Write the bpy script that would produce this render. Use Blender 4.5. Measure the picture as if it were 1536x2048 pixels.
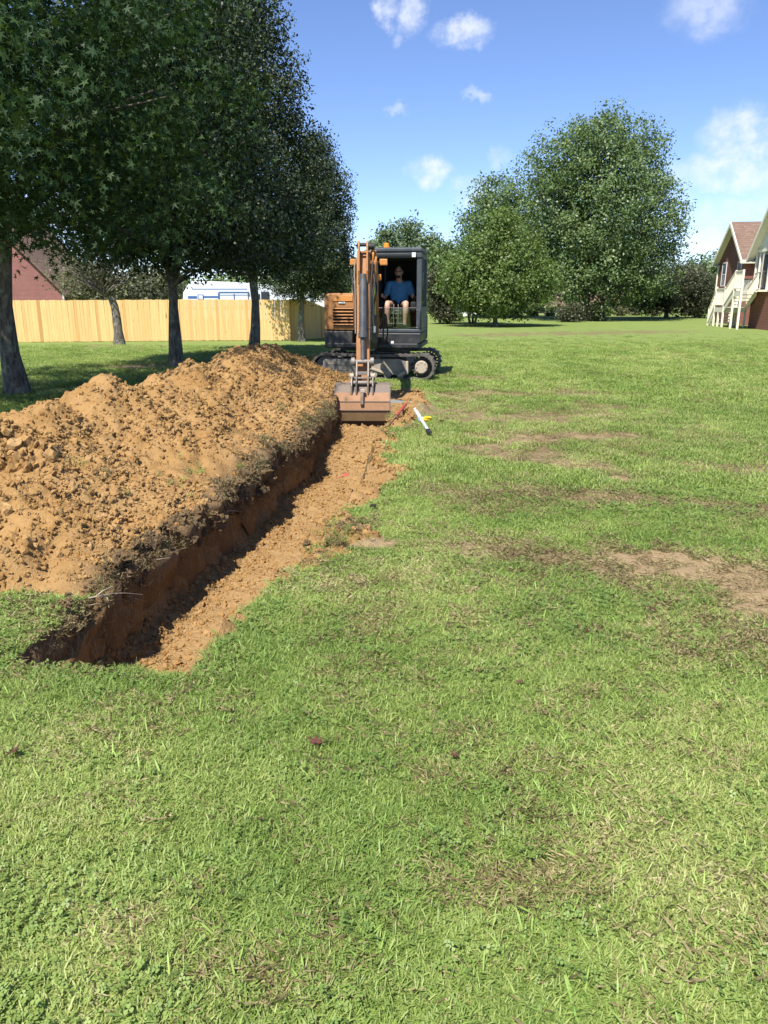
import bpy, bmesh, math, random
import numpy as np
from mathutils import Vector, Matrix, Euler

for _o in list(bpy.data.objects):
    bpy.data.objects.remove(_o, do_unlink=True)
scene = bpy.context.scene
COL = scene.collection
rng = np.random.default_rng(11)
random.seed(11)
R = math.radians

# ------------------------------------------------------------------ camera, sky, sun, exposure
CAM_H = 1.65
PITCH = R(15.76)
FOC = 1538.0
cd = bpy.data.cameras.new('camera')
cam = bpy.data.objects.new('camera', cd)
COL.objects.link(cam)
cam.location = (0, 0, CAM_H)
cam.rotation_euler = (R(90) - PITCH, 0, 0)
cd.sensor_fit = 'HORIZONTAL'
cd.sensor_width = 36.0
cd.lens = 36.0 * FOC / 1536.0
cd.clip_start = 0.05
cd.clip_end = 6000
scene.camera = cam

SUN_EL = R(57)
SUN_AZ = R(27)          # the light travels this far to the right of straight ahead
sun_travel = Vector((math.sin(SUN_AZ) * math.cos(SUN_EL), math.cos(SUN_AZ) * math.cos(SUN_EL), -math.sin(SUN_EL)))
sd = bpy.data.lights.new('sun', 'SUN')
sd.energy = 5.0
sd.angle = R(0.53)
sd.color = (1.0, 0.955, 0.87)
sun = bpy.data.objects.new('sun', sd)
COL.objects.link(sun)
sun.rotation_euler = sun_travel.to_track_quat('-Z', 'Y').to_euler()
sun.location = (-8, -12, 25)

scene.view_settings.view_transform = 'Standard'
scene.view_settings.look = 'None'
scene.view_settings.exposure = 0.80
scene.view_settings.gamma = 1.0
scene.view_settings.use_curve_mapping = False
scene.cycles.max_bounces = 6
scene.cycles.diffuse_bounces = 3
scene.cycles.glossy_bounces = 2
scene.cycles.transmission_bounces = 4

CP, SP = math.cos(PITCH), math.sin(PITCH)
def ray(u, v):
    x = (u - 768.0) / FOC
    y = (v - 1024.0) / FOC
    return (x, CP - SP * y, -SP - CP * y)
def PT(u, v, Y):
    """world point seen at photo position u,v at world depth Y"""
    d = ray(u, v); t = Y / d[1]
    return Vector((d[0] * t, Y, CAM_H + d[2] * t))
def GP(u, v, z=0.0):
    """world point on the level z seen at photo position u,v"""
    d = ray(u, v); t = (z - CAM_H) / d[2]
    return Vector((d[0] * t, d[1] * t, z))

# ------------------------------------------------------------------ node helpers
def new_mat(name):
    m = bpy.data.materials.new(name); m.use_nodes = True
    nt = m.node_tree; nt.nodes.clear()
    return m, nt
def nd(nt, typ, **kw):
    n = nt.nodes.new(typ)
    ins = kw.pop('ins', {})
    for k, v in kw.items(): setattr(n, k, v)
    for k, v in ins.items():
        s = n.inputs[k]
        if isinstance(v, bpy.types.NodeSocket): nt.links.new(v, s)
        else: s.default_value = v
    return n
def ramp(nt, fac, stops, interp='LINEAR'):
    n = nt.nodes.new('ShaderNodeValToRGB'); n.color_ramp.interpolation = interp
    el = n.color_ramp.elements
    while len(el) < len(stops): el.new(0.5)
    for e, (p, c) in zip(el, stops):
        e.position = p; e.color = (c[0], c[1], c[2], 1) if not isinstance(c, (int, float)) else (c, c, c, 1)
    nt.links.new(fac, n.inputs[0]); return n.outputs[0]
def mixc(nt, fac, a, b, mode='MIX'):
    n = nt.nodes.new('ShaderNodeMix'); n.data_type = 'RGBA'; n.blend_type = mode
    for s, v in ((n.inputs[0], fac), (n.inputs[6], a), (n.inputs[7], b)):
        if isinstance(v, bpy.types.NodeSocket): nt.links.new(v, s)
        elif isinstance(v, (int, float)): s.default_value = v
        else: s.default_value = (v[0], v[1], v[2], 1)
    return n.outputs[2]
def math_(nt, op, a, b=0.0, clamp=False):
    n = nt.nodes.new('ShaderNodeMath'); n.operation = op; n.use_clamp = clamp
    for s, v in ((n.inputs[0], a), (n.inputs[1], b)):
        if isinstance(v, bpy.types.NodeSocket): nt.links.new(v, s)
        else: s.default_value = v
    return n.outputs[0]
def noise(nt, scale, detail=4, rough=0.55, vec=None, dist=0.0, out=0):
    n = nd(nt, 'ShaderNodeTexNoise', ins={'Scale': scale, 'Detail': detail, 'Roughness': rough, 'Distortion': dist})
    if vec is not None: nt.links.new(vec, n.inputs['Vector'])
    return n.outputs[out]
def geo_pos(nt): return nt.nodes.new('ShaderNodeNewGeometry').outputs['Position']
def obj_pos(nt): return nt.nodes.new('ShaderNodeTexCoord').outputs['Object']
def mapping(nt, vec, scale=(1, 1, 1), loc=(0, 0, 0), rot=(0, 0, 0)):
    n = nd(nt, 'ShaderNodeMapping', ins={'Scale': scale, 'Location': loc, 'Rotation': rot}); nt.links.new(vec, n.inputs['Vector'])
    return n.outputs[0]
def bump(nt, h, strength=0.5, dist=0.02):
    n = nd(nt, 'ShaderNodeBump', ins={'Strength': strength, 'Distance': dist}); nt.links.new(h, n.inputs['Height'])
    return n.outputs[0]
def finish(nt, col, rough=0.8, metal=0.0, normal=None, spec=0.3, **extra):
    b = nt.nodes.new('ShaderNodeBsdfPrincipled')
    for k, v in (('Base Color', col), ('Roughness', rough), ('Metallic', metal), ('Specular IOR Level', spec)):
        s = b.inputs[k]
        if isinstance(v, bpy.types.NodeSocket): nt.links.new(v, s)
        elif isinstance(v, (int, float)): s.default_value = v
        else: s.default_value = (v[0], v[1], v[2], 1)
    for k, v in extra.items(): b.inputs[k].default_value = v
    if normal is not None: nt.links.new(normal, b.inputs['Normal'])
    o = nt.nodes.new('ShaderNodeOutputMaterial'); nt.links.new(b.outputs[0], o.inputs[0])
    return b
def attr(nt, name, kind='GEOMETRY'):
    return nd(nt, 'ShaderNodeAttribute', attribute_name=name, attribute_type=kind).outputs['Fac']

# ------------------------------------------------------------------ world: clear sky with a few small clouds
world = bpy.data.worlds.new('World'); scene.world = world; world.use_nodes = True
wt = world.node_tree; wt.nodes.clear()
sky = wt.nodes.new('ShaderNodeTexSky'); sky.sky_type = 'NISHITA'; sky.sun_disc = False
sky.sun_elevation = SUN_EL; sky.sun_rotation = math.pi + SUN_AZ
sky.altitude = 200; sky.air_density = 0.75; sky.dust_density = 0.0; sky.ozone_density = 4.0
wdir = wt.nodes.new('ShaderNodeTexCoord').outputs['Generated']
wn = nd(wt, 'ShaderNodeTexNoise', ins={'Scale': 20.0, 'Detail': 7.0, 'Roughness': 0.68}); wt.links.new(wdir, wn.inputs['Vector'])
woff = nd(wt, 'ShaderNodeVectorMath', operation='MULTIPLY_ADD', ins={0: wn.outputs['Color'], 1: (0.056, 0.056, 0.056), 2: (-0.028, -0.028, -0.028)})
wv = nd(wt, 'ShaderNodeVectorMath', operation='ADD', ins={0: wdir, 1: woff.outputs[0]})
CLOUDS = [((772, 24), 0.024, 0.020, 0.75), ((826, 30), 0.019, 0.022, 0.7), ((804, 72), 0.014, 0.012, 0.35),
          ((925, 64), 0.040, 0.020, 0.75), ((950, 200), 0.020, 0.010, 0.45), ((797, 229), 0.017, 0.008, 0.4), ((1000, 320), 0.016, 0.018, 0.3),
          ((862, 344), 0.034, 0.026, 0.85), ((950, 380), 0.032, 0.026, 0.55), ((1415, 12), 0.055, 0.030, 0.45),
          ((1470, 262), 0.040, 0.034, 0.7), ((1520, 290), 0.05, 0.034, 0.75), ((1470, 335), 0.070, 0.026, 0.8), ((1385, 345), 0.05, 0.02, 0.35),
          ((1480, 415), 0.07, 0.028, 0.45), ((1410, 480), 0.045, 0.028, 0.55), ((1340, 420), 0.05, 0.05, 0.25), ((1640, 320), 0.10, 0.05, 0.8),
          ((1750, 120), 0.07, 0.03, 0.6), ((300, -80), 0.06, 0.03, 0.6), ((-300, 200), 0.09, 0.05, 0.7), ((120, 420), 0.08, 0.03, 0.6), ((1200, -260), 0.08, 0.04, 0.6)]
acc = None
for (uv, ru, rv, amp) in CLOUDS:
    d = Vector(ray(*uv)).normalized()
    sub = nd(wt, 'ShaderNodeVectorMath', operation='SUBTRACT', ins={0: wv.outputs[0], 1: tuple(d)})
    scl = nd(wt, 'ShaderNodeVectorMath', operation='MULTIPLY', ins={0: sub.outputs[0], 1: (1 / ru, 1 / ru, 1 / rv)})
    ln = nd(wt, 'ShaderNodeVectorMath', operation='LENGTH', ins={0: scl.outputs[0]})
    mr = nd(wt, 'ShaderNodeMapRange', interpolation_type='SMOOTHSTEP', ins={'Value': ln.outputs['Value'], 'From Min': 0.25, 'From Max': 1.0, 'To Min': amp, 'To Max': 0.0})
    acc = mr.outputs[0] if acc is None else math_(wt, 'MAXIMUM', acc, mr.outputs[0])
wn2 = nd(wt, 'ShaderNodeTexNoise', ins={'Scale': 34.0, 'Detail': 5.0, 'Roughness': 0.6}); wt.links.new(wdir, wn2.inputs['Vector'])
brk = ramp(wt, wn2.outputs[0], [(0.36, 0.30), (0.56, 1.0)])
cfac = math_(wt, 'MULTIPLY', acc, brk, True)
tinted = mixc(wt, 1.0, sky.outputs[0], (0.92, 0.915, 1.03), 'MULTIPLY')
wcol = mixc(wt, math_(wt, 'MULTIPLY', cfac, 0.95), tinted, (5.2, 5.4, 5.9))
bg = nd(wt, 'ShaderNodeBackground', ins={'Strength': 0.117}); wt.links.new(wcol, bg.inputs['Color'])
wo = wt.nodes.new('ShaderNodeOutputWorld'); wt.links.new(bg.outputs[0], wo.inputs[0])

# ------------------------------------------------------------------ object helpers
def tag(o, label=None, cat=None, group=None, kind=None):
    if label: o['label'] = label
    if cat: o['category'] = cat
    if group: o['group'] = group
    if kind: o['kind'] = kind
    return o
def empty(name, loc=(0, 0, 0), rz=0.0):
    o = bpy.data.objects.new(name, None); COL.objects.link(o)
    o.empty_display_size = 0.2; o.location = loc; o.rotation_euler = (0, 0, rz)
    return o
def link_mesh(name, me, mat=None, parent=None):
    if mat is not None and not me.materials: me.materials.append(mat)
    o = bpy.data.objects.new(name, me); COL.objects.link(o)
    if parent is not None: o.parent = parent
    return o
def np_mesh(name, V, F, smooth=False, attrs=None):
    """V (n,3); F (m,k) uniform polygons"""
    me = bpy.data.meshes.new(name)
    V = np.asarray(V, dtype=np.float32); F = np.asarray(F, dtype=np.int32)
    me.vertices.add(len(V)); me.vertices.foreach_set('co', V.ravel())
    k = F.shape[1]
    me.loops.add(F.size); me.loops.foreach_set('vertex_index', F.ravel())
    me.polygons.add(len(F)); me.polygons.foreach_set('loop_start', np.arange(0, F.size, k, dtype=np.int32))
    me.polygons.foreach_set('loop_total', np.full(len(F), k, dtype=np.int32))
    if smooth: me.polygons.foreach_set('use_smooth', np.ones(len(F), dtype=bool))
    for an, arr in (attrs or {}).items():
        a = me.attributes.new(an, 'FLOAT', 'POINT'); a.data.foreach_set('value', np.asarray(arr, dtype=np.float32))
    me.update(calc_edges=True); me.validate()
    return me
def grid_faces(ni, nj):
    i, j = np.meshgrid(np.arange(ni - 1), np.arange(nj - 1), indexing='ij')
    a = (i * nj + j).ravel()
    return np.stack([a, a + nj, a + nj + 1, a + 1], 1)

class MB:
    """collects simple shapes into one mesh"""
    def __init__(self, M=None): self.v = []; self.f = []; self.M = M
    def _add(self, vs, fs):
        n = len(self.v)
        for p in vs:
            p = Vector(p)
            self.v.append(self.M @ p if self.M else p)
        self.f += [tuple(n + i for i in f) for f in fs]
        return self
    def box(self, c, s, rot=None):
        m = Euler(rot).to_matrix() if rot is not None else None
        vs = []
        for dx in (-.5, .5):
            for dy in (-.5, .5):
                for dz in (-.5, .5):
                    p = Vector((dx * s[0], dy * s[1], dz * s[2]))
                    if m: p = m @ p
                    vs.append(Vector(c) + p)
        return self._add(vs, [(0, 1, 3, 2), (4, 6, 7, 5), (0, 4, 5, 1), (2, 3, 7, 6), (0, 2, 6, 4), (1, 5, 7, 3)])
    def bb(self, x0, x1, y0, y1, z0, z1):
        return self.box(((x0 + x1) / 2, (y0 + y1) / 2, (z0 + z1) / 2), (abs(x1 - x0), abs(y1 - y0), abs(z1 - z0)))
    def bar(self, p0, p1, w, h, up=(0, 0, 1)):
        p0, p1 = Vector(p0), Vector(p1); d = (p1 - p0).normalized(); u = Vector(up)
        s = d.cross(u)
        if s.length < 1e-4: s = d.cross(Vector((0, 1, 0)))
        s.normalize(); u = s.cross(d).normalized()
        vs = []
        for p in (p0, p1):
            for (a, b) in ((-1, -1), (1, -1), (1, 1), (-1, 1)): vs.append(p + s * (a * w / 2) + u * (b * h / 2))
        return self._add(vs, [(0, 3, 2, 1), (4, 5, 6, 7), (0, 1, 5, 4), (1, 2, 6, 5), (2, 3, 7, 6), (3, 0, 4, 7)])
    def cyl(self, p0, p1, r0, r1=None, n=14, caps=True):
        r1 = r0 if r1 is None else r1
        return self.tube([p0, p1], [r0, r1], n, caps)
    def tube(self, pts, rad, n=8, caps=True):
        pts = [Vector(p) for p in pts]
        if isinstance(rad, (int, float)): rad = [rad] * len(pts)
        vs = []; prev = None
        for i, p in enumerate(pts):
            d = (pts[min(i + 1, len(pts) - 1)] - pts[max(i - 1, 0)]).normalized()
            if prev is None:
                s = d.cross(Vector((0, 0, 1)))
                if s.length < 0.05: s = d.cross(Vector((0, 1, 0)))
            else: s = prev - d * prev.dot(d)
            s.normalize(); prev = s; t = d.cross(s)
            for k in range(n):
                a = 2 * math.pi * k / n
                vs.append(p + (s * math.cos(a) + t * math.sin(a)) * rad[i])
        fs = []
        for i in range(len(pts) - 1):
            for k in range(n):
                fs.append((i * n + k, i * n + (k + 1) % n, (i + 1) * n + (k + 1) % n, (i + 1) * n + k))
        if caps:
            fs.append(tuple(range(n - 1, -1, -1))); fs.append(tuple(range((len(pts) - 1) * n, len(pts) * n)))
        return self._add(vs, fs)
    def prism(self, poly, h0, h1, axis='x'):
        """poly: 2D points; extruded along axis from h0 to h1. axis x: poly=(y,z); y: (x,z); z: (x,y)"""
        def mk(p, h):
            return {'x': (h, p[0], p[1]), 'y': (p[0], h, p[1]), 'z': (p[0], p[1], h)}[axis]
        n = len(poly)
        vs = [mk(p, h0) for p in poly] + [mk(p, h1) for p in poly]
        fs = [tuple(range(n)), tuple(range(2 * n - 1, n - 1, -1))]
        for i in range(n): fs.append((i, i + n, (i + 1) % n + n, (i + 1) % n))
        return self._add(vs, fs)
    def sphere(self, c, r, n=12, m=8, sc=(1, 1, 1)):
        vs = []; fs = []
        for i in range(m + 1):
            th = math.pi * i / m
            for k in range(n):
                a = 2 * math.pi * k / n
                vs.append((c[0] + r * sc[0] * math.sin(th) * math.cos(a), c[1] + r * sc[1] * math.sin(th) * math.sin(a), c[2] + r * sc[2] * math.cos(th)))
        for i in range(m):
            for k in range(n): fs.append((i * n + k, (i + 1) * n + k, (i + 1) * n + (k + 1) % n, i * n + (k + 1) % n))
        return self._add(vs, fs)
    def mesh(self, name):
        me = bpy.data.meshes.new(name); me.from_pydata([tuple(p) for p in self.v], [], self.f)
        bm = bmesh.new(); bm.from_mesh(me); bmesh.ops.remove_doubles(bm, verts=bm.verts, dist=1e-5)
        bmesh.ops.recalc_face_normals(bm, faces=bm.faces); bm.to_mesh(me); bm.free(); return me
    def build(self, name, mat, parent=None, bevel=0.0, smooth=False, seg=2):
        me = self.mesh(name)
        if smooth:
            for p in me.polygons: p.use_smooth = True
            try: me.set_sharp_from_angle(angle=R(38))
            except Exception: pass
        o = link_mesh(name, me, mat, parent)
        if bevel:
            b = o.modifiers.new('bevel', 'BEVEL'); b.width = bevel; b.segments = seg; b.limit_method = 'ANGLE'; b.angle_limit = R(35)
        return o

# ------------------------------------------------------------------ numpy noise
def _hash(ix, iy, iz, seed):
    h = (ix.astype(np.int64) * 374761393 + iy.astype(np.int64) * 668265263 + iz.astype(np.int64) * 2147483647 + seed * 1274126177) & 0xFFFFFFFF
    h = ((h ^ (h >> 13)) * 1274126177) & 0xFFFFFFFF
    h = ((h ^ (h >> 16)) * 2246822519) & 0xFFFFFFFF
    return ((h ^ (h >> 15)) & 0xFFFFFF) / float(0xFFFFFF) * 2 - 1
def vnoise(x, y, z=None, seed=0):
    x = np.asarray(x, float); y = np.asarray(y, float)
    z = np.zeros_like(x) if z is None else np.asarray(z, float)
    ix, iy, iz = np.floor(x), np.floor(y), np.floor(z)
    fx, fy, fz = x - ix, y - iy, z - iz
    fx, fy, fz = (f * f * f * (f * (f * 6 - 15) + 10) for f in (fx, fy, fz))
    ix, iy, iz = ix.astype(np.int64), iy.astype(np.int64), iz.astype(np.int64)
    r = 0
    for dx in (0, 1):
        wx = fx if dx else 1 - fx
        for dy in (0, 1):
            wy = fy if dy else 1 - fy
            for dz in (0, 1):
                wz = fz if dz else 1 - fz
                r = r + wx * wy * wz * _hash(ix + dx, iy + dy, iz + dz, seed)
    return r
def fbm(x, y, z=None, oct=4, lac=2.1, gain=0.5, seed=0):
    r = 0; a = 1.0; f = 1.0
    for o in range(oct):
        r = r + a * vnoise(np.asarray(x) * f + o * 17.3, np.asarray(y) * f + o * 9.1, None if z is None else np.asarray(z) * f, seed + o)
        a *= gain; f *= lac
    return r
def sstep(a, b, x):
    t = np.clip((np.asarray(x, float) - a) / (b - a), 0, 1); return t * t * (3 - 2 * t)

# the lot's own frame: s runs along the trench, a to its right
TH = R(8.0); CT, ST = math.cos(TH), math.sin(TH)
def a2w(a, s): return a * CT + s * ST, -a * ST + s * CT
def w2a(x, y): return x * CT - y * ST, x * ST + y * CT
# ------------------------------------------------------------------ ground, trench, spoil heap
A_L, A_R, S0, S1 = -2.20, -1.30, 2.97, 12.25      # trench: left lip, right lip, near end, far end
def terr(x, y):
    x = np.asarray(x, float); y = np.asarray(y, float)
    left = sstep(2.0, -3.0, x)
    z = -0.55 * left * sstep(25, 36, y)
    z = z + 0.020 * vnoise(x * 0.35, y * 0.35, seed=3) * sstep(2.0, 5.0, np.hypot(x, y)) * (1 - sstep(60, 120, y))
    return z
def tz(x, y): return float(terr(np.array([x]), np.array([y]))[0])
def GT(u, v):
    z = 0.0
    for _ in range(12):
        p = GP(u, v, z); z = 0.5 * z + 0.5 * tz(p.x, p.y)
    return GP(u, v, z)
def wobL(s): return -0.05 * sstep(9.8, 10.8, s) + 0.055 * vnoise(np.asarray(s) * 1.3, np.zeros_like(s) + 4.0, seed=21) + 0.03 * vnoise(np.asarray(s) * 5, np.zeros_like(s), seed=22)
def wobR(s): return (0.05 * vnoise(np.asarray(s) * 0.9, np.zeros_like(s) + 2.0, seed=31) + 0.010 * vnoise(np.asarray(s) * 5, np.zeros_like(s), seed=32)
                     + 0.15 * np.exp(-((np.asarray(s) - 6.2) / 1.7) ** 2) - 0.06 * sstep(8, 11.5, s))
def wobN(a): return 0.05 * vnoise(np.asarray(a) * 3.1, np.zeros_like(a), seed=41) - 0.02

# worn and bare places on the lawn: polylines on the ground with a half width and a strength
def line_w(pts): return [GP(u, v) for (u, v) in pts]
WEAR = [(line_w([(960, 1090), (1080, 1108), (1200, 1136), (1330, 1138)]), 0.20, 0.75),
        (line_w([(1300, 1130), (1400, 1145), (1480, 1168), (1600, 1235)]), 0.30, 1.15),
        (line_w([(1100, 1128), (1260, 1150)]), 0.12, 0.8),
        (line_w([(700, 966), (850, 975), (980, 982), (1080, 990)]), 0.20, 0.52),
        (line_w([(1050, 985), (1200, 1000), (1350, 1012), (1560, 1032)]), 0.20, 0.80),
        (line_w([(1215, 962), (1255, 962)]), 0.17, 1.2),
        (line_w([(930, 903), (1050, 915), (1190, 938)]), 0.45, 0.82),
        (line_w([(930, 872), (1100, 882), (1260, 874)]), 0.42, 0.86),
        (line_w([(880, 825), (1000, 832), (1120, 838), (1190, 818)]), 0.75, 0.74),
        (line_w([(880, 792), (990, 786)]), 0.55, 0.85),
        (line_w([(880, 748), (970, 758)]), 0.30, 0.80),
        (line_w([(1380, 932), (1560, 950)]), 0.35, 0.72),
        (line_w([(1130, 785), (1220, 790)]), 0.55, 0.70),
        (line_w([(1240, 842), (1536, 905)]), 0.8, 0.42),
        (line_w([(920, 800), (1060, 860), (1240, 905)]), 1.5, 0.36),
        (line_w([(735, 1092), (775, 1087)]), 0.09, 1.0),
        (line_w([(960, 670), (1060, 668)]), 1.3, 0.60), (line_w([(1100, 667), (1330, 663)]), 1.6, 0.55),
        (line_w([(1150, 1690), (1220, 1710)]), 0.09, 0.35), (line_w([(880, 1765), (990, 1790)]), 0.10, 0.50), (line_w([(1150, 1770), (1220, 1800)]), 0.09, 0.42),
        (line_w([(220, 1855), (290, 1870)]), 0.06, 0.40), (line_w([(380, 1930), (640, 1950)]), 0.06, 0.25), (line_w([(640, 1780), (660, 1820)]), 0.06, 0.5),
        (line_w([(200, 690), (265, 690)]), 0.9, 1.0), (line_w([(240, 735), (440, 730)]), 0.55, 0.95)]
def wear(x, y):
    x = np.asarray(x, float); y = np.asarray(y, float); w = np.zeros_like(x)
    n1 = fbm(x * 2.2, y * 2.2, oct=4, gain=0.6, seed=51) + 0.8 * fbm(x * 7.0, y * 7.0, oct=3, gain=0.6, seed=52)
    for pts, r, st in WEAR:
        d = np.full(x.shape, 1e9)
        for p, q in zip(pts[:-1], pts[1:]):
            vx, vy = q.x - p.x, q.y - p.y
            t = np.clip(((x - p.x) * vx + (y - p.y) * vy) / (vx * vx + vy * vy + 1e-9), 0, 1)
            d = np.minimum(d, np.hypot(x - p.x - t * vx, y - p.y - t * vy))
        w = np.maximum(w, 1.05 * st * (1 - sstep(0.25, 1.5, d / r + 0.55 * n1)))
    return np.clip(w, 0, 1.2)
def spill(a, s):
    """loose soil thrown up beside the right lip, 0..1"""
    a = np.asarray(a, float); s = np.asarray(s, float)
    n = fbm(a * 2.6, s * 2.6, oct=4, gain=0.6, seed=61)
    wid = 0.0 + 0.19 * sstep(4.0, 5.0, s) + 0.10 * np.exp(-((s - 7.3) / 0.6) ** 2) + 0.16 * sstep(9.5, 11.0, s) - 0.45 * sstep(12.4, 13.4, s)
    f = sstep(-0.02, 0.20, wid + 0.16 * n - (a - A_R - wobR(s)))
    near = 0.8 * np.exp(-(((a + 1.0) / 0.22) ** 2 + ((s - 5.1) / 0.16) ** 2))
    f = np.maximum(f, np.clip(near * 1.3 + 0.25 * n, 0, 1) * (near > 0.2))
    f = f * (a > A_R - 0.2) * sstep(S0 - 0.3, S0 + 0.4, s)
    pit = sstep(-2.9, -2.4, a) * (1 - sstep(-1.5, -1.0, a)) * sstep(S1 - 0.1, S1 + 0.1, s) * (1 - sstep(13.2, 13.8, s + 0.3 * n))
    return np.maximum(f, pit)

def lines(parts):
    out = []
    for (a, b, st) in parts:
        n = max(1, int(round((b - a) / st))); out += list(np.linspace(a, b, n, endpoint=False))
    return out
al = [-1800, -700, -300, -150, -90, -60] + lines([(-44, -14, 2.0), (-14, -5, 0.35), (-5, A_L, 0.10), (A_L, A_R, 0.10), (A_R, 0.8, 0.05), (0.8, 8.0, 0.075), (8, 16, 0.4), (16, 44, 2.0)]) + [44, 60, 90, 150, 300, 700, 1800]
sl = [-60, -30, -15] + lines([(-8, 0.6, 0.4), (0.6, S0, 0.06), (S0, S1, 0.06), (S1, 15.2, 0.075), (15.2, 24, 0.2), (24, 46, 0.5), (46, 80, 2.0)]) + [80, 100, 130, 180, 300, 700, 2500]
al = np.array(al); sl = np.array(sl)
Ag, Sg = np.meshgrid(al, sl, indexing='ij')
A2, S2 = Ag.copy(), Sg.copy()
inr = (Sg >= S0 - 0.5) & (Sg <= S1 + 0.3)
A2 += np.where(inr, wobL(Sg) * np.clip(1 - np.abs(Ag - A_L) / 0.45, 0, 1), 0)
A2 += np.where(inr, wobR(Sg) * np.clip(1 - np.abs(Ag - A_R) / 0.45, 0, 1), 0)
S2 += np.where((Ag > A_L - 0.5) & (Ag < A_R + 0.5), wobN(Ag) * np.clip(1 - np.abs(Sg - S0) / 0.45, 0, 1), 0)
Xg, Yg = a2w(A2, S2)
sp_ = spill(A2, S2); we_ = wear(Xg, Yg)
Zg = terr(Xg, Yg)
def loose_z(x, y, a, s, sp, we):
    fine = fbm(x * 9, y * 9, oct=4, gain=0.6, seed=71); lump = np.abs(fbm(x * 4, y * 4, oct=4, gain=0.55, seed=72))
    mound = 0.13 * np.exp(-(((a + 1.02) / 0.16) ** 2 + ((s - 11.5) / 0.75) ** 2)) + 0.05 * np.exp(-(((a + 0.80) / 0.16) ** 2 + ((s - 5.05) / 0.11) ** 2))
    return sp * (0.012 + 0.075 * lump + 0.014 * fine) + 0.026 * np.clip(we - 0.3, 0, 1) * fine + mound * (1 + 0.5 * fine)
Zg = Zg + loose_z(Xg, Yg, A2, S2, sp_, we_)
Fg = grid_faces(len(al), len(sl))
ci = (al[:-1] + al[1:]) / 2; cj = (sl[:-1] + sl[1:]) / 2
CI, CJ = np.meshgrid(ci, cj, indexing='ij')
hole = (CI > A_L) & (CI < A_R) & (CJ > S0) & (CJ < S1)
Fg = Fg[~hole.ravel()]
me = np_mesh('lawn', np.stack([Xg.ravel(), Yg.ravel(), Zg.ravel()], 1), Fg, True,
             {'soil': sp_.ravel(), 'worn': we_.ravel()})

def soil_colour(nt, pos):
    n1 = noise(nt, 1.1, 5, 0.6, pos); n2 = noise(nt, 9.0, 6, 0.65, pos); n3 = noise(nt, 55.0, 4, 0.6, pos)
    c = ramp(nt, n1, [(0.30, (0.240, 0.128, 0.042)), (0.52, (0.305, 0.178, 0.067)), (0.72, (0.365, 0.232, 0.106))])
    c = mixc(nt, ramp(nt, n2, [(0.40, 0.0), (0.70, 0.55)]), c, (0.39, 0.25, 0.115))
    c = mixc(nt, ramp(nt, n3, [(0.30, 0.55), (0.48, 0.0)]), c, (0.185, 0.105, 0.042))
    h = math_(nt, 'ADD', math_(nt, 'MULTIPLY', n2, 1.0), math_(nt, 'MULTIPLY', n3, 0.45))
    return c, h
m_soil, nt = new_mat('loose_soil')
pos = geo_pos(nt); c, h = soil_colour(nt, pos)
lip = attr(nt, 'sod')
c = mixc(nt, math_(nt, 'MULTIPLY', lip, 0.8), c, (0.15, 0.10, 0.055))
finish(nt, c, 0.95, 0, bump(nt, h, 0.75, 0.03), 0.1)
m_clay, nt = new_mat('cut_clay')                       # the cut faces: smooth clay with a dark topsoil band
pos = geo_pos(nt); c, h = soil_colour(nt, pos)
z = nd(nt, 'ShaderNodeSeparateXYZ', ins={0: pos}).outputs[2]
zz = math_(nt, 'ADD', z, math_(nt, 'MULTIPLY', noise(nt, 3.0, 4, 0.6, pos), 0.22))
topband = ramp(nt, math_(nt, 'ADD', math_(nt, 'ADD', zz, math_(nt, 'MULTIPLY', noise(nt, 22.0, 4, 0.7, pos), 0.25)), 0.4), [(0.25, 0.0), (0.62, 1.0)])
c = mixc(nt, math_(nt, 'MULTIPLY', attr(nt, 'wall'), 0.6), c, (0.33, 0.225, 0.115))
wall_a = attr(nt, 'wall')
c = mixc(nt, math_(nt, 'MULTIPLY', topband, math_(nt, 'MULTIPLY', wall_a, 0.75)), c, (0.185, 0.122, 0.062))
c = mixc(nt, math_(nt, 'MULTIPLY', math_(nt, 'SUBTRACT', 1.0, wall_a), 0.45), c, (0.41, 0.27, 0.13))
st = noise(nt, 1.0, 4, 0.6, mapping(nt, pos, (16, 16, 1.6)))
h2 = math_(nt, 'ADD', h, math_(nt, 'MULTIPLY', st, math_(nt, 'MULTIPLY', wall_a, 1.6)))
finish(nt, c, 0.93, 0, bump(nt, h2, 1.0, 0.05), 0.12)

m_lawn, nt = new_mat('lawn_ground')
pos = geo_pos(nt)
g1 = noise(nt, 0.16, 4, 0.6, pos); g2 = noise(nt, 1.3, 5, 0.6, pos); g3 = noise(nt, 16.0, 5, 0.7, pos); g4 = noise(nt, 70.0, 3, 0.7, pos)
col = ramp(nt, g2, [(0.30, (0.150, 0.210, 0.050)), (0.55, (0.195, 0.255, 0.068)), (0.75, (0.245, 0.285, 0.092))])
col = mixc(nt, ramp(nt, g1, [(0.35, 0.0), (0.65, 0.6)]), col, (0.225, 0.272, 0.080))
col = mixc(nt, ramp(nt, g3, [(0.35, 0.75), (0.55, 0.0)]), col, (0.115, 0.165, 0.042))
col = mixc(nt, ramp(nt, g4, [(0.52, 0.0), (0.75, 0.5)]), col, (0.26, 0.26, 0.105))
worn = attr(nt, 'worn')
wn_ = math_(nt, 'ADD', worn, math_(nt, 'MULTIPLY', math_(nt, 'SUBTRACT', g3, 0.5), 1.1))
col = mixc(nt, ramp(nt, wn_, [(0.18, 0.0), (0.60, 0.85)]), col, (0.185, 0.140, 0.075))
col = mixc(nt, ramp(nt, wn_, [(0.62, 0.0), (0.95, 1.0)]), col, (0.31, 0.222, 0.125))
sc, sh = soil_colour(nt, pos)
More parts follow.
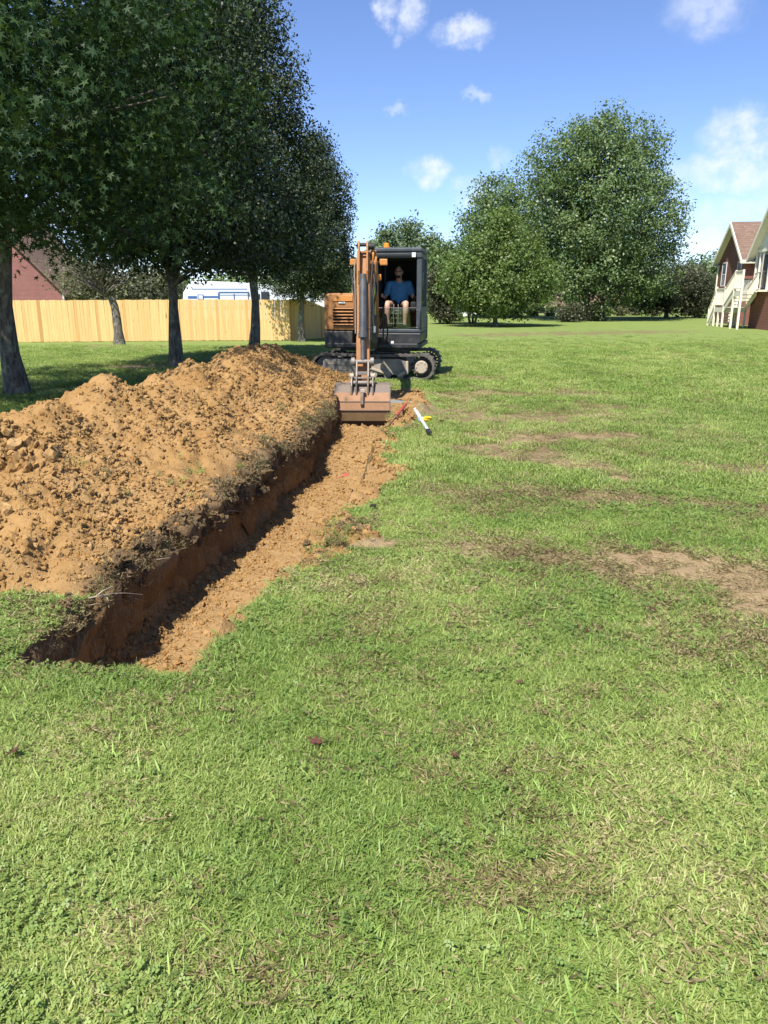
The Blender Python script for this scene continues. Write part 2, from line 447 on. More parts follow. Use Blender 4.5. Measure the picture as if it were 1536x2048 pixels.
sa = math_(nt, 'ADD', attr(nt, 'soil'), math_(nt, 'MULTIPLY', math_(nt, 'SUBTRACT', g3, 0.5), 0.7))
col = mixc(nt, ramp(nt, sa, [(0.22, 0.0), (0.42, 1.0)]), col, sc)
hh = math_(nt, 'ADD', g3, math_(nt, 'MULTIPLY', g4, 0.5))
finish(nt, col, 0.9, 0, bump(nt, hh, 0.8, 0.035), 0.12)
lawn = link_mesh('lawn', me, m_lawn)
tag(lawn, kind='structure')

# trench: left wall, floor, right wall, both ends, as one lofted sheet
def floor_depth(s, a):
    s = np.asarray(s, float)
    d = 0.50 - 0.31 * sstep(8.2, 10.8, s)
    scal = 0.045 * np.abs(np.sin((a + 1.9) * math.pi / 0.135))
    edge = 10.86 + scal * 1.2
    d = np.where(s > edge, 0.16 + 0.55 * sstep(0.0, 0.16, s - edge), d - scal * np.exp(-((s - 10.84) / 0.08) ** 2) * (s <= edge))
    return d * sstep(S0 - 0.001, S0 + 0.10, s) * (1 - sstep(S1 - 0.1, S1, s))
ts = np.concatenate([np.arange(S0, S0 + 0.14, 0.02), np.arange(S0 + 0.14, 10.6, 0.035), np.arange(10.6, 11.2, 0.014), np.arange(11.2, S1, 0.04), [S1]])
nw, nf, nr = 34, 40, 14
rows = []; wallm = []
tt = np.concatenate([np.zeros(nw), np.linspace(0, 1, nf), np.ones(nr)])
zz_ = np.concatenate([np.linspace(0, 1, nw, endpoint=False), np.ones(nf), np.linspace(1, 0, nr + 1)[1:]])
wm = np.concatenate([np.ones(nw), np.zeros(nf), np.ones(nr)])
TT, SS = np.meshgrid(tt, ts, indexing='xy'); ZZ, _ = np.meshgrid(zz_, ts, indexing='xy'); WM, _ = np.meshgrid(wm, ts, indexing='xy')
aL = A_L + wobL(SS); aR = A_R + wobR(SS)
AA = aL + (aR - aL) * TT
dep = floor_depth(SS, AA)
lean = 0.05 * ZZ * dep
AA = AA + np.where(WM > 0, np.where(TT < 0.5, lean, -4.0 * lean), 0)
wob3 = 0.035 * fbm(SS * 2.6, ZZ * dep * 4.0, oct=5, gain=0.62, seed=81) + 0.020 * vnoise(SS * 11, ZZ * dep * 2.0, seed=82) + 0.010 * fbm(SS * 30, ZZ * dep * 16, oct=2, seed=83)
fade = np.clip(ZZ * 5, 0, 1)
AA = AA + np.where(WM > 0, wob3 * fade * np.where(TT < 0.5, 1, -1), 0)
xt, yt = a2w(AA, SS + np.where(SS <= S0 + 1e-6, 1, np.clip(1 - (SS - S0) / 0.3, 0, 1)) * wobN(AA))
zb = terr(xt, yt)
fl = 0.020 * fbm(AA * 5, SS * 5, oct=4, gain=0.6, seed=84) + 0.014 * np.abs(vnoise(AA * 14, SS * 14, seed=85))
corner = 0.12 * np.exp(-TT / 0.07) + 0.14 * np.exp(-(1 - TT) / 0.15)
ZT = zb - dep * ZZ + np.where(WM > 0, 0, 1) * (fl + corner * (0.7 + 0.6 * vnoise(AA * 4, SS * 4, seed=86))) * np.clip(dep * 3, 0, 1)
topz = loose_z(xt, yt, aR, SS, spill(aR + 0.0, SS), 0 * SS)
ZT = ZT + np.where((WM > 0) & (TT > 0.5), (1 - ZZ) * topz, 0)
ZT = np.where((WM > 0) & (ZZ < 0.02), ZT + 0.003, ZT)
me = np_mesh('trench', np.stack([xt.ravel(), yt.ravel(), ZT.ravel()], 1), grid_faces(len(ts), len(tt)), True, {'wall': WM.ravel()})
tag(link_mesh('trench', me, m_clay), kind='structure')

# spoil heap: overlapping cones of dumped soil, draped a little over the left lip
DUMPS = [(-3.95, 4.95, 0.72), (-3.62, 5.35, 0.74), (-4.6, 5.3, 0.80), (-3.85, 6.0, 0.80), (-3.75, 7.15, 0.93), (-3.70, 7.9, 0.70), (-3.65, 8.65, 0.84), (-3.75, 9.35, 0.86), (-3.55, 10.2, 0.86),
         (-3.62, 10.95, 0.92), (-3.62, 11.7, 0.90), (-3.72, 12.5, 0.86), (-3.80, 13.1, 0.84), (-4.8, 6.6, 0.6), (-5.4, 5.6, 0.7), (-3.2, 4.5, 0.50)]
pa = np.arange(-7.2, -1.96, 0.027); ps = np.arange(3.0, 15.0, 0.03)
PA, PS = np.meshgrid(pa, ps, indexing='ij')
wpA = PA + 0.16 * fbm(PA * 1.6, PS * 1.6, oct=3, seed=91); wpS = PS + 0.16 * fbm(PA * 1.6, PS * 1.6, oct=3, seed=92)
H = np.full(PA.shape, -1.0)
for (da, ds, hh_) in DUMPS:
    d = np.sqrt((wpA - da) ** 2 + (wpS - ds) ** 2 + 0.012)
    hcone = hh_ - 0.53 * d + 0.06 * np.exp(-(d / 0.12) ** 2)
    k = 0.07
    H = np.maximum(H, hcone) + k * np.exp(-np.abs(H - hcone) / k) * 0.35
endcut = (PS - 3.45 - 0.28 * (A_L - PA) + 0.15 * vnoise(PA * 3, PS * 3, seed=93)) * 0.75
H = np.minimum(H, endcut)
amp = sstep(-0.05, 0.25, H)
Hn = (0.036 * np.abs(fbm(PA * 3.0, PS * 3.0, oct=3, gain=0.5, seed=94)) + 0.026 * fbm(PA * 9, PS * 9, oct=4, gain=0.75, seed=95) + 0.012 * np.abs(vnoise(PA * 22, PS * 22, seed=96)))
Hp = H + amp * Hn + 0.03 * fbm(PA * 7, PS * 7, oct=3, seed=97) * (1 - amp)
lipa = A_L + wobL(PS) + 0.03 * vnoise(PS * 7, PS * 0, seed=98)
over = PA - lipa
bandw = 0.30
lipraise = 0.05 + 0.07 * vnoise(PS * 2.3, PA * 2.3, seed=99) + 0.03 * vnoise(PS * 8, PA * 8, seed=100)
inside = sstep(3.5, 3.95, PS + 0.25 * (PA - A_L)) * (1 - sstep(11.0, 11.8, PS))
Hp = np.where(over > -0.55, np.maximum(Hp, lipraise * inside * sstep(-0.55, -0.2, over) - 0.05 * (1 - inside)), Hp)
sod = np.exp(-(np.clip(-over, 0, 9) / 0.20) ** 2) * inside
Hp = Hp - np.where(over > 0, over * (1.4 + 0.8 * vnoise(PS * 4, PA * 0, seed=101)), 0) - 0.06 * (1 - inside) * (over > -0.05)
pa2 = np.where(over > 0, lipa + 0.05 + 0.05 * vnoise(PS * 5, PA * 5, seed=102) - 0.2 * over, PA)
Hp = np.where(Hp < 0.0, Hp * 1.5 - 0.01, Hp)
XP, YP = a2w(pa2, PS)
ZP = terr(XP, YP) + Hp
me = np_mesh('spoil_heap', np.stack([XP.ravel(), YP.ravel(), ZP.ravel()], 1), grid_faces(len(pa), len(ps)), True, {'sod': sod.ravel()})
keepz = None
heap = link_mesh('spoil_heap', me, m_soil)
tag(heap, 'long ridge of freshly dug orange soil heaped beside the trench', 'soil heap')

# ------------------------------------------------------------------ scattering (for what nobody could count)
def proto_collection(name, meshes):
    c = bpy.data.collections.new(name)
    for i, me in enumerate(meshes):
        o = bpy.data.objects.new('%s_%02d' % (name, i), me); c.objects.link(o)
    return c
def scatter(name, pts, rot, scl, idx, tint, coll, label, cat):
    me = bpy.data.meshes.new(name)
    n = len(pts)
    me.vertices.add(n); me.vertices.foreach_set('co', np.asarray(pts, np.float32).ravel())
    a = me.attributes.new('rot', 'FLOAT_VECTOR', 'POINT'); a.data.foreach_set('vector', np.asarray(rot, np.float32).ravel())
    a = me.attributes.new('scl', 'FLOAT_VECTOR', 'POINT'); a.data.foreach_set('vector', np.asarray(scl, np.float32).ravel())
    a = me.attributes.new('pick', 'INT', 'POINT'); a.data.foreach_set('value', np.asarray(idx, np.int32))
    a = me.attributes.new('tint', 'FLOAT', 'POINT'); a.data.foreach_set('value', np.asarray(tint, np.float32))
    o = link_mesh(name, me)
    g = bpy.data.node_groups.new(name + '_nodes', 'GeometryNodeTree')
    g.interface.new_socket('Geometry', in_out='INPUT', socket_type='NodeSocketGeometry')
    g.interface.new_socket('Geometry', in_out='OUTPUT', socket_type='NodeSocketGeometry')
    gi = g.nodes.new('NodeGroupInput'); go = g.nodes.new('NodeGroupOutput')
    cn = g.nodes.new('GeometryNodeCollectionInfo'); cn.inputs['Collection'].default_value = coll
    cn.inputs['Separate Children'].default_value = True; cn.inputs['Reset Children'].default_value = True
    ip = g.nodes.new('GeometryNodeInstanceOnPoints'); ip.inputs['Pick Instance'].default_value = True
    def na(nm, t):
        x = g.nodes.new('GeometryNodeInputNamedAttribute'); x.data_type = t; x.inputs['Name'].default_value = nm
        return x.outputs['Attribute']
    g.links.new(gi.outputs[0], ip.inputs['Points']); g.links.new(cn.outputs[0], ip.inputs['Instance'])
    g.links.new(na('pick', 'INT'), ip.inputs['Instance Index'])
    er = g.nodes.new('FunctionNodeEulerToRotation'); g.links.new(na('rot', 'FLOAT_VECTOR'), er.inputs[0]); g.links.new(er.outputs[0], ip.inputs['Rotation'])
    g.links.new(na('scl', 'FLOAT_VECTOR'), ip.inputs['Scale'])
    g.links.new(ip.outputs[0], go.inputs[0])
    md = o.modifiers.new('scatter', 'NODES'); md.node_group = g
    tag(o, label, cat, kind='stuff')
    return o

# torn dark sod along the left lip
def sod_mesh(seed):
    bm = bmesh.new(); bmesh.ops.create_icosphere(bm, subdivisions=3, radius=1.0)
    V = np.array([v.co[:] for v in bm.verts])
    n = fbm(V[:, 0] * 1.7 + seed * 5, V[:, 1] * 1.7, V[:, 2] * 1.7, oct=4, gain=0.7, seed=seed + 300)
    for v, k in zip(bm.verts, range(len(V))): v.co = Vector(V[k] * (1 + 0.5 * n[k]) * np.array([1, 1, .75]))
    me = bpy.data.meshes.new('sod_shape'); bm.to_mesh(me); bm.free(); me.materials.append(m_sod); return me
m_sod, nt = new_mat('root_matted_sod')
pos = geo_pos(nt); n_a = noise(nt, 30, 5, 0.7, pos); n_b = noise(nt, 5, 3, 0.6, pos)
c = ramp(nt, n_a, [(0.30, (0.065, 0.043, 0.024)), (0.5, (0.15, 0.102, 0.055)), (0.72, (0.27, 0.195, 0.11))])
c = mixc(nt, ramp(nt, n_b, [(0.45, 0.0), (0.7, 0.6)]), c, (0.27, 0.17, 0.08))
finish(nt, c, 0.95, 0, bump(nt, n_a, 1.0, 0.04), 0.1)
sods = proto_collection('sod_shape', [sod_mesh(i) for i in range(6)])
n = 700; s = rng.uniform(3.35, 10.7, n); cl_n = fbm(s * 1.5, s * 0, oct=3, seed=140)
a = A_L + wobL(s) + rng.normal(0.0, 0.030, n); x, y = a2w(a, s)
sz = np.clip(np.exp(rng.normal(math.log(0.028), 0.45, n)), 0.010, 0.070) * (1 + 0.3 * cl_n) * (0.35 + 0.65 * sstep(3.4, 4.6, s))
zt = np.interp(rng.random(n), [0, .25, 1], [0.10, 0.03, -0.13])
# a few pieces thrown out on the right side
k = 46; c0 = [GP(690, 1066), GP(712, 1052), GP(650, 1092)]; pk = rng.integers(0, 3, k)
x2 = np.array([c0[i].x for i in pk]) + rng.normal(0, .045, k); y2 = np.array([c0[i].y for i in pk]) + rng.normal(0, .05, k)
x = np.concatenate([x, x2]); y = np.concatenate([y, y2]); zt = np.concatenate([zt, rng.uniform(0, .05, k)]); sz = np.concatenate([sz, rng.uniform(.012, .04, k)]); n = len(x)
scatter('torn_sod', np.stack([x, y, terr(x, y) + zt], 1), rng.uniform(0, 6.28, (n, 3)), np.stack([sz] * 3, 1) * rng.uniform(.8, 1.25, (n, 3)), rng.integers(0, 6, n), rng.random(n), sods,
        'dark root-matted sod torn open along the left edge of the trench', 'sod')

# clods
m_clod, nt = new_mat('soil_clod')
pos = geo_pos(nt); c, h = soil_colour(nt, pos)
ti = attr(nt, 'tint', 'INSTANCER')
c = mixc(nt, 0.5, c, ramp(nt, ti, [(0.0, (0.215, 0.112, 0.035)), (0.5, (0.32, 0.185, 0.068)), (1.0, (0.40, 0.26, 0.12))]))
finish(nt, c, 0.95, 0, bump(nt, noise(nt, 90, 4, 0.6, pos), 0.6, 0.01), 0.1)
def clod_mesh(seed):
    bm = bmesh.new(); bmesh.ops.create_icosphere(bm, subdivisions=2, radius=1.0)
    V = np.array([v.co[:] for v in bm.verts])
    n = fbm(V[:, 0] * 1.5 + seed * 7, V[:, 1] * 1.5, V[:, 2] * 1.5, oct=3, gain=0.6, seed=seed)
    s = 1 + 0.42 * n
    st = np.array([1.0, random.uniform(.7, 1.0), random.uniform(.5, .8)])
    for v, k in zip(bm.verts, range(len(V))): v.co = Vector(V[k] * s[k] * st)
    me = bpy.data.meshes.new('clod_shape'); bm.to_mesh(me); bm.free(); me.materials.append(m_clod); return me
clods = proto_collection('clod_shape', [clod_mesh(i) for i in range(9)])
def bil(Z, a, s):
    ia = np.clip(((a - pa[0]) / 0.027), 0, len(pa) - 1).astype(int); js = np.clip(((s - ps[0]) / 0.03), 0, len(ps) - 1).astype(int)
    return Z[ia, js]
P_, S_, I_, T_, Rr = [], [], [], [], []
def put_clods(x, y, z, size):
    n = len(x)
    P_.append(np.stack([x, y, z], 1)); S_.append(np.stack([size] * 3, 1) * rng.uniform(.8, 1.2, (n, 3)))
    I_.append(rng.integers(0, 9, n)); T_.append(np.clip(rng.normal(.55, .25, n), 0, 1)); Rr.append(rng.uniform(0, 6.28, (n, 3)))
n = 130000
a = rng.uniform(-5.4, -2.22, n); s = rng.uniform(3.4, 14.6, n)
hz = bil(Hp, a, s); xp = bil(XP, a, s); yp = bil(YP, a, s)
cl = 0.5 + 0.5 * fbm(a * 1.3, s * 1.3, oct=3, seed=111)
ok = (hz > 0.03) & (rng.random(n) < np.clip(0.15 + 1.1 * cl, 0, 1)) & (a > -4.6 + 0.5 * (s < 6.0) * -1)
a, s, hz = a[ok], s[ok], hz[ok]; n = len(a)
sz = np.clip(np.exp(rng.normal(math.log(0.0085), 0.60, n)), 0.0035, 0.040)
x, y = a2w(a, s); put_clods(x, y, terr(x, y) + hz - 0.15 * sz, sz)
n = 60; a = rng.uniform(-4.2, -2.3, n); s = rng.uniform(3.9, 14, n); hz = bil(Hp, a, s); x, y = a2w(a, s)
put_clods(x, y, terr(x, y) + hz, rng.uniform(0.025, 0.05, n))
# dark hollow clod cluster on the near left of the heap
n = 70; c0 = GP(28, 905, 0.55); a0, s0_ = w2a(c0.x, c0.y)
a = rng.normal(a0, 0.13, n); s = rng.normal(s0_, 0.13, n); x, y = a2w(a, s); put_clods(x, y, terr(x, y) + bil(Hp, a, s) + 0.02, rng.uniform(0.02, 0.055, n))
# loose soil along the right lip
n = 16000; a = rng.uniform(A_R - 0.05, A_R + 0.95, n); s = rng.uniform(3.6, 13.6, n)
f = spill(a, s); ok = (rng.random(n) < f * 0.75) & (a > A_R + wobR(s)); a, s = a[ok], s[ok]; x, y = a2w(a, s); sz = np.clip(np.exp(rng.normal(math.log(0.010), 0.55, len(a))), 0.004, 0.036)
gi_ = np.clip(np.searchsorted(al, a) - 1, 0, len(al) - 1); gj_ = np.clip(np.searchsorted(sl, s) - 1, 0, len(sl) - 1)
put_clods(x, y, Zg[gi_, gj_] + 0.3 * sz, sz)
# trench floor crumbs
n = 13000; s = rng.uniform(S0 + 0.15, 11.0, n); t = np.where(rng.random(n) < 0.5, rng.uniform(0, 1, n), np.clip(np.abs(rng.normal(0, 0.18, n)), 0, 1))
sidx = np.clip(np.searchsorted(ts, s), 0, len(ts) - 1); tidx = nw + np.clip((t * (nf - 1)).astype(int), 0, nf - 1)
sz = np.clip(np.exp(rng.normal(math.log(0.0065), 0.55, n)), 0.003, 0.026)
put_clods(xt[sidx, tidx] + rng.normal(0, .008, n), yt[sidx, tidx] + rng.normal(0, .01, n), ZT[sidx, tidx] + 0.25 * sz, sz)
# bare lawn crumbs
n = 26000; x = rng.uniform(-1, 8, n); y = rng.uniform(2.2, 14, n); w = wear(x, y); ok = rng.random(n) < np.clip((w - 0.70) * 1.4, 0, 1) * 0.10
x, y = x[ok], y[ok]; put_clods(x, y, terr(x, y) + 0.006, np.clip(np.exp(rng.normal(math.log(0.008), 0.5, len(x))), 0.004, 0.022))
scatter('soil_clods', np.concatenate(P_), np.concatenate(Rr), np.concatenate(S_), np.concatenate(I_), np.concatenate(T_), clods,
        'loose crumbs and clods of orange soil over heap and trench', 'soil clods')
# ------------------------------------------------------------------ grass
def blade_mat(name, stops, trans=0.35, rough=0.5):
    m, nt = new_mat(name)
    pos = geo_pos(nt)
    bl = attr(nt, 'shade'); ti = attr(nt, 'tint', 'INSTANCER')
    big = noise(nt, 1.7, 4, 0.6, pos)
    f = math_(nt, 'ADD', math_(nt, 'MULTIPLY', bl, 0.55), math_(nt, 'ADD', math_(nt, 'MULTIPLY', ti, 0.35), math_(nt, 'MULTIPLY', math_(nt, 'SUBTRACT', big, 0.5), 0.8)))
    col = ramp(nt, f, stops)
    b = nt.nodes.new('ShaderNodeBsdfPrincipled'); nt.links.new(col, b.inputs['Base Color'])
    b.inputs['Roughness'].default_value = rough; b.inputs['Specular IOR Level'].default_value = 0.35
    t = nt.nodes.new('ShaderNodeBsdfTranslucent'); nt.links.new(mixc(nt, 1.0, col, (1.05, 1.1, 0.7), 'MULTIPLY'), t.inputs['Color'])
    mx = nd(nt, 'ShaderNodeMixShader', ins={0: trans}); nt.links.new(b.outputs[0], mx.inputs[1]); nt.links.new(t.outputs[0], mx.inputs[2])
    o = nt.nodes.new('ShaderNodeOutputMaterial'); nt.links.new(mx.outputs[0], o.inputs[0]); return m
m_blade = blade_mat('grass_blade', [(0.05, (0.140, 0.230, 0.046)), (0.38, (0.245, 0.335, 0.078)), (0.65, (0.345, 0.415, 0.118)), (0.95, (0.48, 0.50, 0.20))])
m_crab = blade_mat('broad_grass_blade', [(0.10, (0.190, 0.320, 0.06)), (0.5, (0.275, 0.415, 0.090)), (0.95, (0.38, 0.50, 0.13))])
m_clover = blade_mat('clover_leaf', [(0.10, (0.115, 0.19, 0.042)), (0.5, (0.185, 0.265, 0.06)), (0.95, (0.27, 0.35, 0.09))], 0.25)
m_straw = blade_mat('dry_grass', [(0.10, (0.17, 0.125, 0.062)), (0.4, (0.32, 0.255, 0.13)), (0.7, (0.44, 0.365, 0.20)), (0.97, (0.55, 0.48, 0.29))], 0.25, 0.65)

def blades(n, rad, l0, l1, w0, w1, up=0.8, seg=3, seed=0, flat=0.0):
    r = np.random.default_rng(seed)
    V = []; F = []; S = []
    for i in range(n):
        ang = r.uniform(0, 6.283); rr = rad * math.sqrt(r.random()); bx, by = rr * math.cos(ang), rr * math.sin(ang)
        yaw = r.uniform(0, 6.283); L = r.uniform(l0, l1); W = r.uniform(w0, w1)
        el = min(1.5, max(0.05, r.normal(up, 0.33))); curl = r.uniform(0.2, 1.3) * (1 if flat == 0 else 0.3)
        d = np.array([math.cos(yaw), math.sin(yaw)]); nx, ny = -d[1], d[0]
        x = z = 0.0; e = el; pts = []
        for k in range(seg + 1):
            pts.append((x, z)); x += L / seg * math.cos(e); z += L / seg * math.sin(e); e -= curl / seg
        base = len(V); sh = r.random()
        for k, (px, pz) in enumerate(pts):
            w = W * (0.75 if k == 0 else (1.0 if k < seg else 0.12)) * 0.5
            tw = r.uniform(-.4, .4) * w
            for sg in (-1, 1):
                V.append((bx + d[0] * px + nx * w * sg, by + d[1] * px + ny * w * sg, max(0.001, pz + flat * r.uniform(0, 0.02)) + tw * sg)); S.append(sh)
        for k in range(seg):
            b = base + 2 * k; F.append((b, b + 1, b + 3, b + 2))
    return np.array(V), np.array(F), np.array(S)
def blade_mesh(mat, *a, **k):
    V, F, S = blades(*a, **k); me = np_mesh('grass_tuft', V, F, False, {'shade': S}); me.materials.append(mat); return me
def clover_mesh(seed):
    r = np.random.default_rng(seed); V = []; F = []; S = []
    for i in range(34):
        ang = r.uniform(0, 6.283); rr = 0.07 * math.sqrt(r.random()); h = r.uniform(0.012, 0.038); cx, cy = rr * math.cos(ang), rr * math.sin(ang)
        R0 = r.uniform(0.0035, 0.0075); y0 = r.uniform(0, 6.283); sh = r.random(); tilt = r.uniform(-.5, .5, 2)
        for k in range(3):
            t = y0 + k * 2.094; b = len(V)
            for (q, w) in ((0.05, 0), (0.9, -.75), (1.5, -.45), (1.5, .45), (0.9, .75)):
                lx = q * R0 * math.cos(t) - w * R0 * math.sin(t); ly = q * R0 * math.sin(t) + w * R0 * math.cos(t)
                V.append((cx + lx, cy + ly, h + lx * tilt[0] + ly * tilt[1])); S.append(sh)
            F += [(b, b + 1, b + 2, b + 2), ]
            F += [(b, b + 2, b + 3, b + 3), (b, b + 3, b + 4, b + 4)]
    V = np.array(V); F3 = np.array(F)[:, :3]
    me = np_mesh('clover_tuft', V, F3, False, {'shade': np.array(S)}); me.materials.append(m_clover); return me
# 0-3 fine, 4-5 broad, 6-7 clover, 8-9 straw, 10-11 far fine, 12 far straw
protos = [blade_mesh(m_blade, 56, 0.06, 0.018, 0.046, 0.0019, 0.0036, up=0.60, seed=i) for i in range(4)]
protos += [blade_mesh(m_crab, 8, 0.035, 0.03, 0.070, 0.0038, 0.0062, up=0.36, seg=4, seed=20 + i) for i in range(2)]
protos += [clover_mesh(30 + i) for i in range(2)]
protos += [blade_mesh(m_straw, 30, 0.06, 0.025, 0.065, 0.0011, 0.0020, up=0.22, seed=40 + i, flat=0.6) for i in range(2)]
protos += [blade_mesh(m_blade, 60, 0.12, 0.03, 0.065, 0.0045, 0.0075, up=0.8, seg=2, seed=50 + i) for i in range(2)]
protos += [blade_mesh(m_straw, 40, 0.13, 0.04, 0.08, 0.0032, 0.005, up=0.3, seg=2, seed=60)]
tufts = proto_collection('grass_tuft', protos)

P_, S_, I_, T_, Rr = [], [], [], [], []
def grass_zone(y0, y1, halfw, dens, far, sc):
    x0, x1 = -halfw(y1), halfw(y1)
    n = int((x1 - x0) * (y1 - y0) * dens)
    x = rng.uniform(x0, x1, n); y = rng.uniform(y0, y1, n)
    ok = np.abs(x) < halfw(y); x, y = x[ok], y[ok]
    a, s = w2a(x, y)
    aw = a
    intr = (a > A_L + wobL(s) - 0.02) & (a < A_R + wobR(s) + 0.00) & (s > S0 + wobN(a)) & (s < S1)
    pz = bil(Hp, a, s); pile = (a > -7.1) & (a < A_L + 0.1) & (s > 3.02) & (s < 14.9) & (pz > -0.035)
    sp = spill(a, s); we = wear(x, y)
    r = rng.random(len(x))
    fadeout = 1 - 0.985 * sstep(14.0, 33.0, y) ** 0.7
    nz = fbm(x * 1.1, y * 1.1, oct=4, gain=0.6, seed=121); nc = fbm(x * 0.8 + 40, y * 0.8, oct=3, seed=122); nb = fbm(x * 1.6, y * 1.6 + 30, oct=3, seed=123)
    dry = np.clip(we * 1.25 + 0.15 + 0.24 * nz, 0.04, 1)
    keep = (rng.random(len(x)) < fadeout) & (~intr) & (~pile) & (r > sp * 1.25) & (rng.random(len(x)) > np.clip((we - 0.35) * 1.2, 0, 0.84))
    x, y, a, s, dry, nc, nb, we = (q[keep] for q in (x, y, a, s, dry, nc, nb, we)); n = len(x)
    u = rng.random(n); u2 = rng.random(n)
    if far:
        idx = np.where(u < np.clip(dry * 0.75 + (we - .6) * .6, dry * .75, 1), 12, rng.integers(10, 12, n))
    else:
        idx = rng.integers(0, 4, n)
        leftc = sstep(0.4, -1.6, x) * 0.10
        idx = np.where(u2 < np.clip(leftc + 0.01 + 0.14 * nc, 0.01, 0.24), rng.integers(6, 8, n), idx)
        idx = np.where(rng.random(n) < np.clip(0.06 + 0.22 * nb, 0.02, 0.24), rng.integers(4, 6, n), idx)
        idx = np.where(u < np.clip(dry * 0.72 + (we - .6) * .6, dry * .72, 1), rng.integers(8, 10, n), idx)
    P_.append(np.stack([x, y, terr(x, y) - 0.002], 1))
    Rr.append(np.stack([rng.normal(0, .12, n), rng.normal(0, .12, n), rng.uniform(0, 6.283, n)], 1))
    hs = rng.uniform(.75, 1.2, n) * (1 - 0.45 * np.clip(we, 0, 1)); S_.append(np.stack([sc * rng.uniform(.85, 1.15, n)] * 2 + [hs * (1.0 if not far else 0.95)], 1))
    I_.append(idx); T_.append(np.clip(0.5 + 0.42 * fbm(x * 0.9, y * 0.9, oct=4, gain=0.6, seed=124) + rng.normal(0, .12, n), 0, 1))
grass_zone(0.7, 3.6, lambda y: 1.0 + 0.62 * y, 1900, False, 1.0)
grass_zone(3.6, 6.5, lambda y: 1.0 + 0.62 * y, 1250, False, 1.1)
grass_zone(6.5, 12.0, lambda y: 1.0 + 0.60 * y, 330, True, 1.0)
grass_zone(12.0, 34.0, lambda y: 1.0 + 0.58 * y, 110, True, 1.5)
# torn sod and dry grass along the left lip, leaning over the cut
n = 900; s = rng.uniform(3.35, 10.6, n); a = A_L + wobL(s) + rng.normal(-0.02, 0.055, n); a = np.minimum(a, A_L + wobL(s) + 0.04)
x, y = a2w(a, s); hz = bil(Hp, np.minimum(a, A_L - 0.005), s)
clump = fbm(s * 1.8, a * 2, oct=3, seed=131); ok = rng.random(n) < np.clip(0.45 + 0.7 * clump, 0.05, 1); x, y, hz, s = x[ok], y[ok], hz[ok], s[ok]; n = len(x)
P_.append(np.stack([x, y, terr(x, y) + np.maximum(hz, -0.02)], 1)); Rr.append(np.stack([rng.normal(0, .5, n), rng.normal(0.7, .45, n), rng.uniform(-.8, .8, n)], 1))
S_.append(np.stack([rng.uniform(.7, 1.2, n)] * 2 + [rng.uniform(.8, 1.5, n)], 1)); I_.append(np.where(rng.random(n) < 0.86, rng.integers(8, 10, n), rng.integers(0, 4, n))); T_.append(rng.uniform(-.5, .4, n))
# tufts thrown onto heap, right lip and near end
spots = [(205, 940, .35, 10), (385, 880, .45, 8), (350, 935, .3, 7), (560, 800, .45, 7), (650, 1040, 0.02, 16), (720, 1045, 0.05, 26), (690, 1075, 0.06, 20), (640, 1110, 0.03, 14), (735, 910, 0.0, 12), (700, 955, 0, 8),
         (780, 830, 0.08, 16), (770, 860, 0.03, 10), (820, 852, .06, 10)]
for (u, v, z0, k) in spots:
    c0 = GP(u, v, z0); x = rng.normal(c0.x, 0.09, k); y = rng.normal(c0.y, 0.12, k); a, s = w2a(x, y)
    okk = ~((a > A_L + 0.05) & (a < A_R + wobR(s) + 0.02)); x, y, a, s = x[okk], y[okk], a[okk], s[okk]; k = len(x)
    onp = a < A_L; zz0 = np.where(onp, bil(Hp, np.minimum(a, A_L - .01), s), z0)
    P_.append(np.stack([x, y, terr(x, y) + zz0 + 0.01], 1)); Rr.append(np.stack([rng.normal(0, .5, k), rng.normal(0, .5, k), rng.uniform(0, 6.28, k)], 1))
    S_.append(np.stack([rng.uniform(.6, 1.1, k)] * 2 + [rng.uniform(.6, 1.2, k)], 1)); I_.append(np.where(rng.random(k) < 0.5, rng.integers(8, 10, k), rng.integers(0, 4, k))); T_.append(rng.uniform(0, .7, k))
scatter('grass', np.concatenate(P_), np.concatenate(Rr), np.concatenate(S_), np.concatenate(I_), np.concatenate(T_), tufts,
        'short mown lawn grass with clover and dry straw', 'grass')

# roots hanging out of the cut left face
m_root, nt = new_mat('root_fibre')
f = attr(nt, 'shade'); finish(nt, ramp(nt, f, [(0.0, (0.16, 0.10, 0.055)), (0.7, (0.30, 0.22, 0.13)), (1.0, (0.50, 0.42, 0.30))]), 0.9, 0, None, 0.1)
V, F, S = [], [], []
rr = np.random.default_rng(5)
for i in range(5200):
    s = rr.uniform(3.2, 11.0); a = A_L + float(wobL(np.array([s]))[0]) + rr.uniform(-0.03, 0.07)
    x, y = a2w(a, s); z = rr.uniform(-0.20, 0.08); L = rr.uniform(0.04, 0.19); w = rr.uniform(0.0007, 0.0018); sh = rr.random()
    dx, dy, dz = rr.uniform(-.1, .9), rr.uniform(-.8, .8), rr.uniform(-1.3, .1); b = len(V)
    for k in range(5):
        t = k / 4 * L; px = x + dx * t + 0.012 * math.sin(i + k * 1.7); py = y + dy * t + 0.012 * math.cos(i * 2 + k * 1.3); pz_ = z + dz * t - 2.2 * t * t
        V += [(px, py - w, pz_ + w), (px, py + w, pz_ - w)]; S += [sh, sh]
    for k in range(4): F.append((b + 2 * k, b + 2 * k + 1, b + 2 * k + 3, b + 2 * k + 2))
me = np_mesh('root_fibres', np.array(V), np.array(F), False, {'shade': np.array(S)})
tag(link_mesh('root_fibres', me, m_root), 'fine roots hanging from the cut left side of the trench', 'roots', kind='stuff')
m_pale, nt = new_mat('pale_root'); finish(nt, ramp(nt, noise(nt, 40, 3), [(0.3, (0.34, 0.26, 0.17)), (0.7, (0.56, 0.47, 0.36))]), 0.8)
